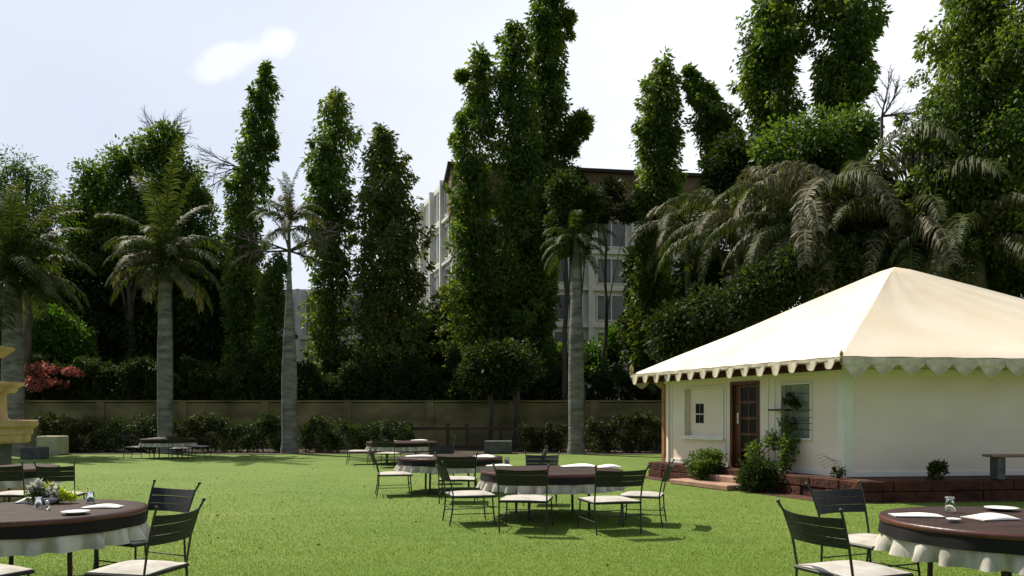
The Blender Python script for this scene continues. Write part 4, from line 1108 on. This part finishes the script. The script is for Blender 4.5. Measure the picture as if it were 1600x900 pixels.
ashoka(1190, 41, [(-40, 1210, 1255), (0, 1190, 1258), (30, 1165, 1256), (80, 1158, 1252), (150, 1160, 1250), (220, 1166, 1250), (320, 1160, 1250), (440, 1150, 1250)],
       'thick column tree left of the sky gap above the cottage', 860, 44, 9, crad=.6, gap=.3)
ashoka(1310, 40, [(-50, 1262, 1340), (0, 1262, 1355), (20, 1266, 1372), (60, 1268, 1374), (100, 1266, 1362), (140, 1270, 1356), (170, 1280, 1340), (240, 1260, 1350), (320, 1250, 1350)],
       'ragged column tree right of the sky gap above the cottage', 640, 44, 10, crad=.55, gap=.45, blobs=[(1366, 42, 10, 14), (1352, 130, 10, 16)])
ashoka(1520, 27.5, [(-60, 1490, 1560), (0, 1478, 1580), (60, 1462, 1590), (110, 1448, 1600), (160, 1436, 1600), (230, 1426, 1600), (300, 1420, 1610), (400, 1430, 1610)],
       'huge dark near column tree at the right edge behind the cottage', 1000, 52, 12, crad=.55, L=.17, W=.08)
ashoka(1640, 26, [(-120, 1560, 1700), (0, 1550, 1740), (100, 1540, 1760), (250, 1530, 1760), (400, 1540, 1760)],
       'second near column tree cut off by the right frame edge', 900, 48, 13, crad=.55, L=.17, W=.08)
broad(1480, 29.5, [(1420, 340, 60, 50), (1500, 330, 70, 60), (1580, 340, 70, 70), (1450, 400, 70, 50), (1560, 420, 80, 50), (1350, 400, 70, 50), (1640, 300, 70, 90)], 'dark undergrowth tree right behind the canvas roof', 700, 44, 'dark', 36, L=.2, W=.1, crad=.6)

broad(1150, 27, [(1060, 530, 50, 60), (1120, 500, 60, 60), (1190, 460, 60, 50), (1250, 430, 60, 50), (1130, 590, 90, 50)], 'dark shrub tree pressed against the back left of the canvas roof', 620, 44, 'dark', 71, L=.17, W=.09, crad=.5, r=.12)
broad(1330, 27.5, [(1300, 420, 60, 40), (1370, 400, 60, 36), (1440, 410, 60, 40), (1520, 420, 60, 36), (1590, 430, 60, 36)], 'dark shrub tree hidden behind the peak of the canvas roof', 460, 44, 'dark', 72, L=.17, W=.09, crad=.5, r=.12)
# ------------------------------------------------------------------ palms
broad(42, 42, [(28, 262, 24, 34), (55, 290, 34, 36), (30, 330, 50, 40), (70, 330, 34, 34), (0, 380, 60, 50), (60, 385, 40, 40), (5, 290, 26, 40)], 'loose feathery green treetop rising behind the leftmost palm', 520, 30, 'mid', 41, L=.20, W=.06, crad=.6)
for q, (px, d, w_, top, lab) in enumerate(((-30, 56, 90, 420, 'far dark tree past the left frame edge'), (90, 57, 90, 440, 'far dark tree filling the gap left of the round tree'), (230, 57, 100, 430, 'far dark tree behind the round tree trunk'), (345, 56, 70, 450, 'far dark tree between round tree and first column'), (560, 56, 46, 560, 'far dark tree between second and third column'), (690, 56, 70, 500, 'far dark tree low in front of the pale annexe'), (1075, 50, 70, 440, 'far dark tree left of the arching palm'))):
    hgt = (650 - top) / 2
    broad(px, d, [(px, top + hgt * .6, w_ * .8, hgt * .7), (px - w_ * .4, top + hgt * 1.3, w_ * .7, hgt * .8), (px + w_ * .4, top + hgt * 1.3, w_ * .7, hgt * .8)], lab, 420, 34, 'dark', 60 + q, group='far dark trees behind the columns', L=.42, W=.26, crad=.9)
broad(908, 34.6, [(880, 300, 26, 34), (905, 340, 24, 34), (878, 350, 24, 40), (925, 310, 22, 22), (905, 385, 16, 26)], 'dark leafy tree tangled with the palm crown nearest the cottage', 260, 44, 'dark', 81, L=.17, W=.08, crad=.4, r=.1)
palm(20, 33, 432, 'leftmost palm with thick grey trunk and shaggy drooping crown', r=.40, n=32, dry=.2, scale=1.05, seed=1, shaft=.9, rtop=.38, nup=14, sup=1.0)
palm(258, 34.2, 408, 'second palm with straight pale trunk and pale drooping skirt', r=.30, n=30, dry=.4, scale=.92, seed=5, shaft=.9, rtop=.29, nup=6, sup=1.1)
palm(452, 34.2, 345, 'third palm with thin crown and dark upper trunk', r=.31, n=14, dry=.3, scale=.7, seed=9, shaft=2.2, rtop=.10, nup=5, sup=.55)
palm(900, 33.6, 372, 'palm with tall grey trunk closest to the cottage', r=.31, n=18, dry=.1, scale=.62, seed=14, shaft=1.2, rtop=.2)
# big drooping palms behind the cottage
PB = 'big drooping palms behind the cottage'
palm(1155, 33, 350, 'arching palm above the far left slope of the canvas roof', r=.2, keys=('big',), n=22, dry=.25, scale=.85, seed=21, group=PB, bark='bark')
palm(1262, 29, 348, 'low arching palm rising just above the left roof slope', r=.2, keys=('big',), n=24, dry=.35, scale=.85, seed=24, group=PB, lo=.25, bark='bark')
palm(1330, 30, 292, 'tall pale fronded palm rising above the roof slope', r=.22, keys=('big',), n=26, dry=.55, scale=1.1, seed=22, group=PB, lo=.3, bark='bark')
palm(1420, 28.5, 352, 'palm with broad pale fronds directly above the roof peak', r=.22, keys=('big',), n=26, dry=.35, scale=1.0, seed=25, group=PB, lo=.32, bark='bark')
palm(1530, 26.5, 372, 'palm with glossy drooping fronds right of the roof peak', r=.22, keys=('big',), n=24, dry=.3, scale=.85, seed=28, group=PB, lo=.3, bark='bark')
palm(1075, 37, 350, 'small arching palm in front of the building right corner', r=.14, keys=('royal',), n=16, dry=.4, scale=1.0, seed=31, group=PB, bark='bark')

# bare twigs
def bare_tree(px, d, py, dirs, label, L, r=.05, seed=0):
    x = G(px, d); z = Z(py, d); rr = random.Random(seed); root = thing('bare_tree', (x, d, 0), label, 'tree'); mb = MB()
    mb.tube([(x + .2, d, 0), (x - .1, d, z * .5), (x, d, z)], [.16, .11, .06], 8); mb.build('trunk', M['bark'], root, tuple(root.location)); mb = MB()
    for dv in dirs: twigs(mb, (x, d, z), dv, L * rr.uniform(.8, 1.1), r, 2, rr)
    mb.build('twigs', M['twig'], root, tuple(root.location))
bare_tree(255, 50.2, 225, [(-.3, 0, 1), (.1, 0, 1), (.6, .1, .8), (1, 0, .5), (-.6, 0, .7), (.3, .2, 1)], 'leafless twiggy treetop poking above the round tree', 1.6, .04, 4)
bare_tree(372, 46.3, 262, [(-1, 0, .2), (-1, 0, -.2), (-.8, 0, .5), (-1, .1, -.5)], 'leafless branch reaching left from the first tall column', 1.9, .045, 5)
bare_tree(1378, 33, 182, [(1, 0, .35), (.6, 0, .8), (1, 0, .1), (.1, 0, 1)], 'dark bare branch against the sky above the cottage peak', 1.35, .05, 7)
bare_tree(452, 36.5, 392, [(1, 0, .15), (1, 0, -.25), (-.8, 0, .4), (.7, 0, .5), (-.3, 0, 1), (-1, 0, .1)], 'bare limbed tree top beside the third palm', 1.9, .06, 8)

# ------------------------------------------------------------------ buildings behind
def facade_building(name, o, u, n, ln, dep, h, label, storeys, bay, wallm, fascia=1.6, slab=True):
    root = thing(name, (o.x, o.y, 0), label, 'building'); HO = (o.x, o.y, 0); fr = frame(o, u, n)
    b = MB(); b.box(0, ln, -dep, 0, 0, h, fr=fr); b.build('wall', wallm, root, HO)
    if fascia:
        b = MB(); b.box(-.5, ln + .5, -dep - .5, .5, h - fascia, h - .25, fr=fr); b.build('fascia', M['bbrown'], root, HO)
        b = MB(); b.box(-.8, ln + .8, -dep - .8, .8, h - .248, h, fr=fr); b.build('roof', M['bdark'], root, HO)
    sh = (h - fascia) / storeys; nb = int(ln / bay); bw = ln / nb
    for s in range(storeys):
        z0 = s * sh
        for k in range(nb):
            x0 = k * bw + bw * .18; x1 = (k + 1) * bw - bw * .18
            b = MB(); t = .09
            for q in ((x0 - t, x0, z0 + .5, z0 + sh - .5), (x1, x1 + t, z0 + .5, z0 + sh - .5), (x0, x1, z0 + sh - .5, z0 + sh - .41), (x0, x1, z0 + .41, z0 + .5), ((x0 + x1) / 2 - .05, (x0 + x1) / 2 + .05, z0 + .5, z0 + sh - .5)):
                b.box(q[0], q[1], .002, .10, q[2], q[3], fr=fr)
            w = b.build('window', M['trim'], root, HO)
            for (a, c) in ((x0, (x0 + x1) / 2 - .05), ((x0 + x1) / 2 + .05, x1)):
                b = MB(); b.box(a, c, .004, .03, z0 + .5, z0 + sh - .5, fr=fr); b.build('pane', M['bglass'], w, HO)
        if slab and s:
            b = MB(); b.box(-.15, ln + .15, .002, .28, z0 - .12, z0 + .12, fr=fr); b.build('floor_band', wallm, root, HO)
    for k in range(nb + 1):
        b = MB(); b.box(k * bw - .16, k * bw + .16, .003, .36, 0, h - fascia - .01, fr=fr); b.build('pilaster', wallm, root, HO)
    return root
D = 60
o1 = H((G(715, D), D)); c1 = H((G(1118, D + 3), D + 3)); u1 = (c1 - o1).normalized(); n1 = H((u1.y, -u1.x))
facade_building('hotel_building', o1, u1, n1, (c1 - o1).length, 12, Z(258, D), 'tall whitish building with dark brown flat roof behind the trees', 6, 3.2, M['bwall'], 3.4)
o2 = H((G(648, D + 16), D + 16)); c2 = H((G(712, D + 2), D + 2)); u2 = (c2 - o2).normalized(); n2 = H((u2.y, -u2.x)); n2 = n2 if n2.x < 0 or n2.y < 0 else -n2
facade_building('annexe_building', o2, u2, n2, (c2 - o2).length, 3, Z(262, D + 2), 'pale grey annexe wing with thin pilasters left of the white building', 6, 3.4, M['siding'], 0)
o3 = H((G(400, 66), 66)); c3 = H((G(600, 66), 66))
facade_building('grey_house', o3, H((1, 0)), H((0, -1)), (c3 - o3).length, 8, Z(452, 66), 'low pale grey house glimpsed beside the third palm trunk', 3, 3.5, M['siding'], 0)

print('foliage triangles', TRI[0])
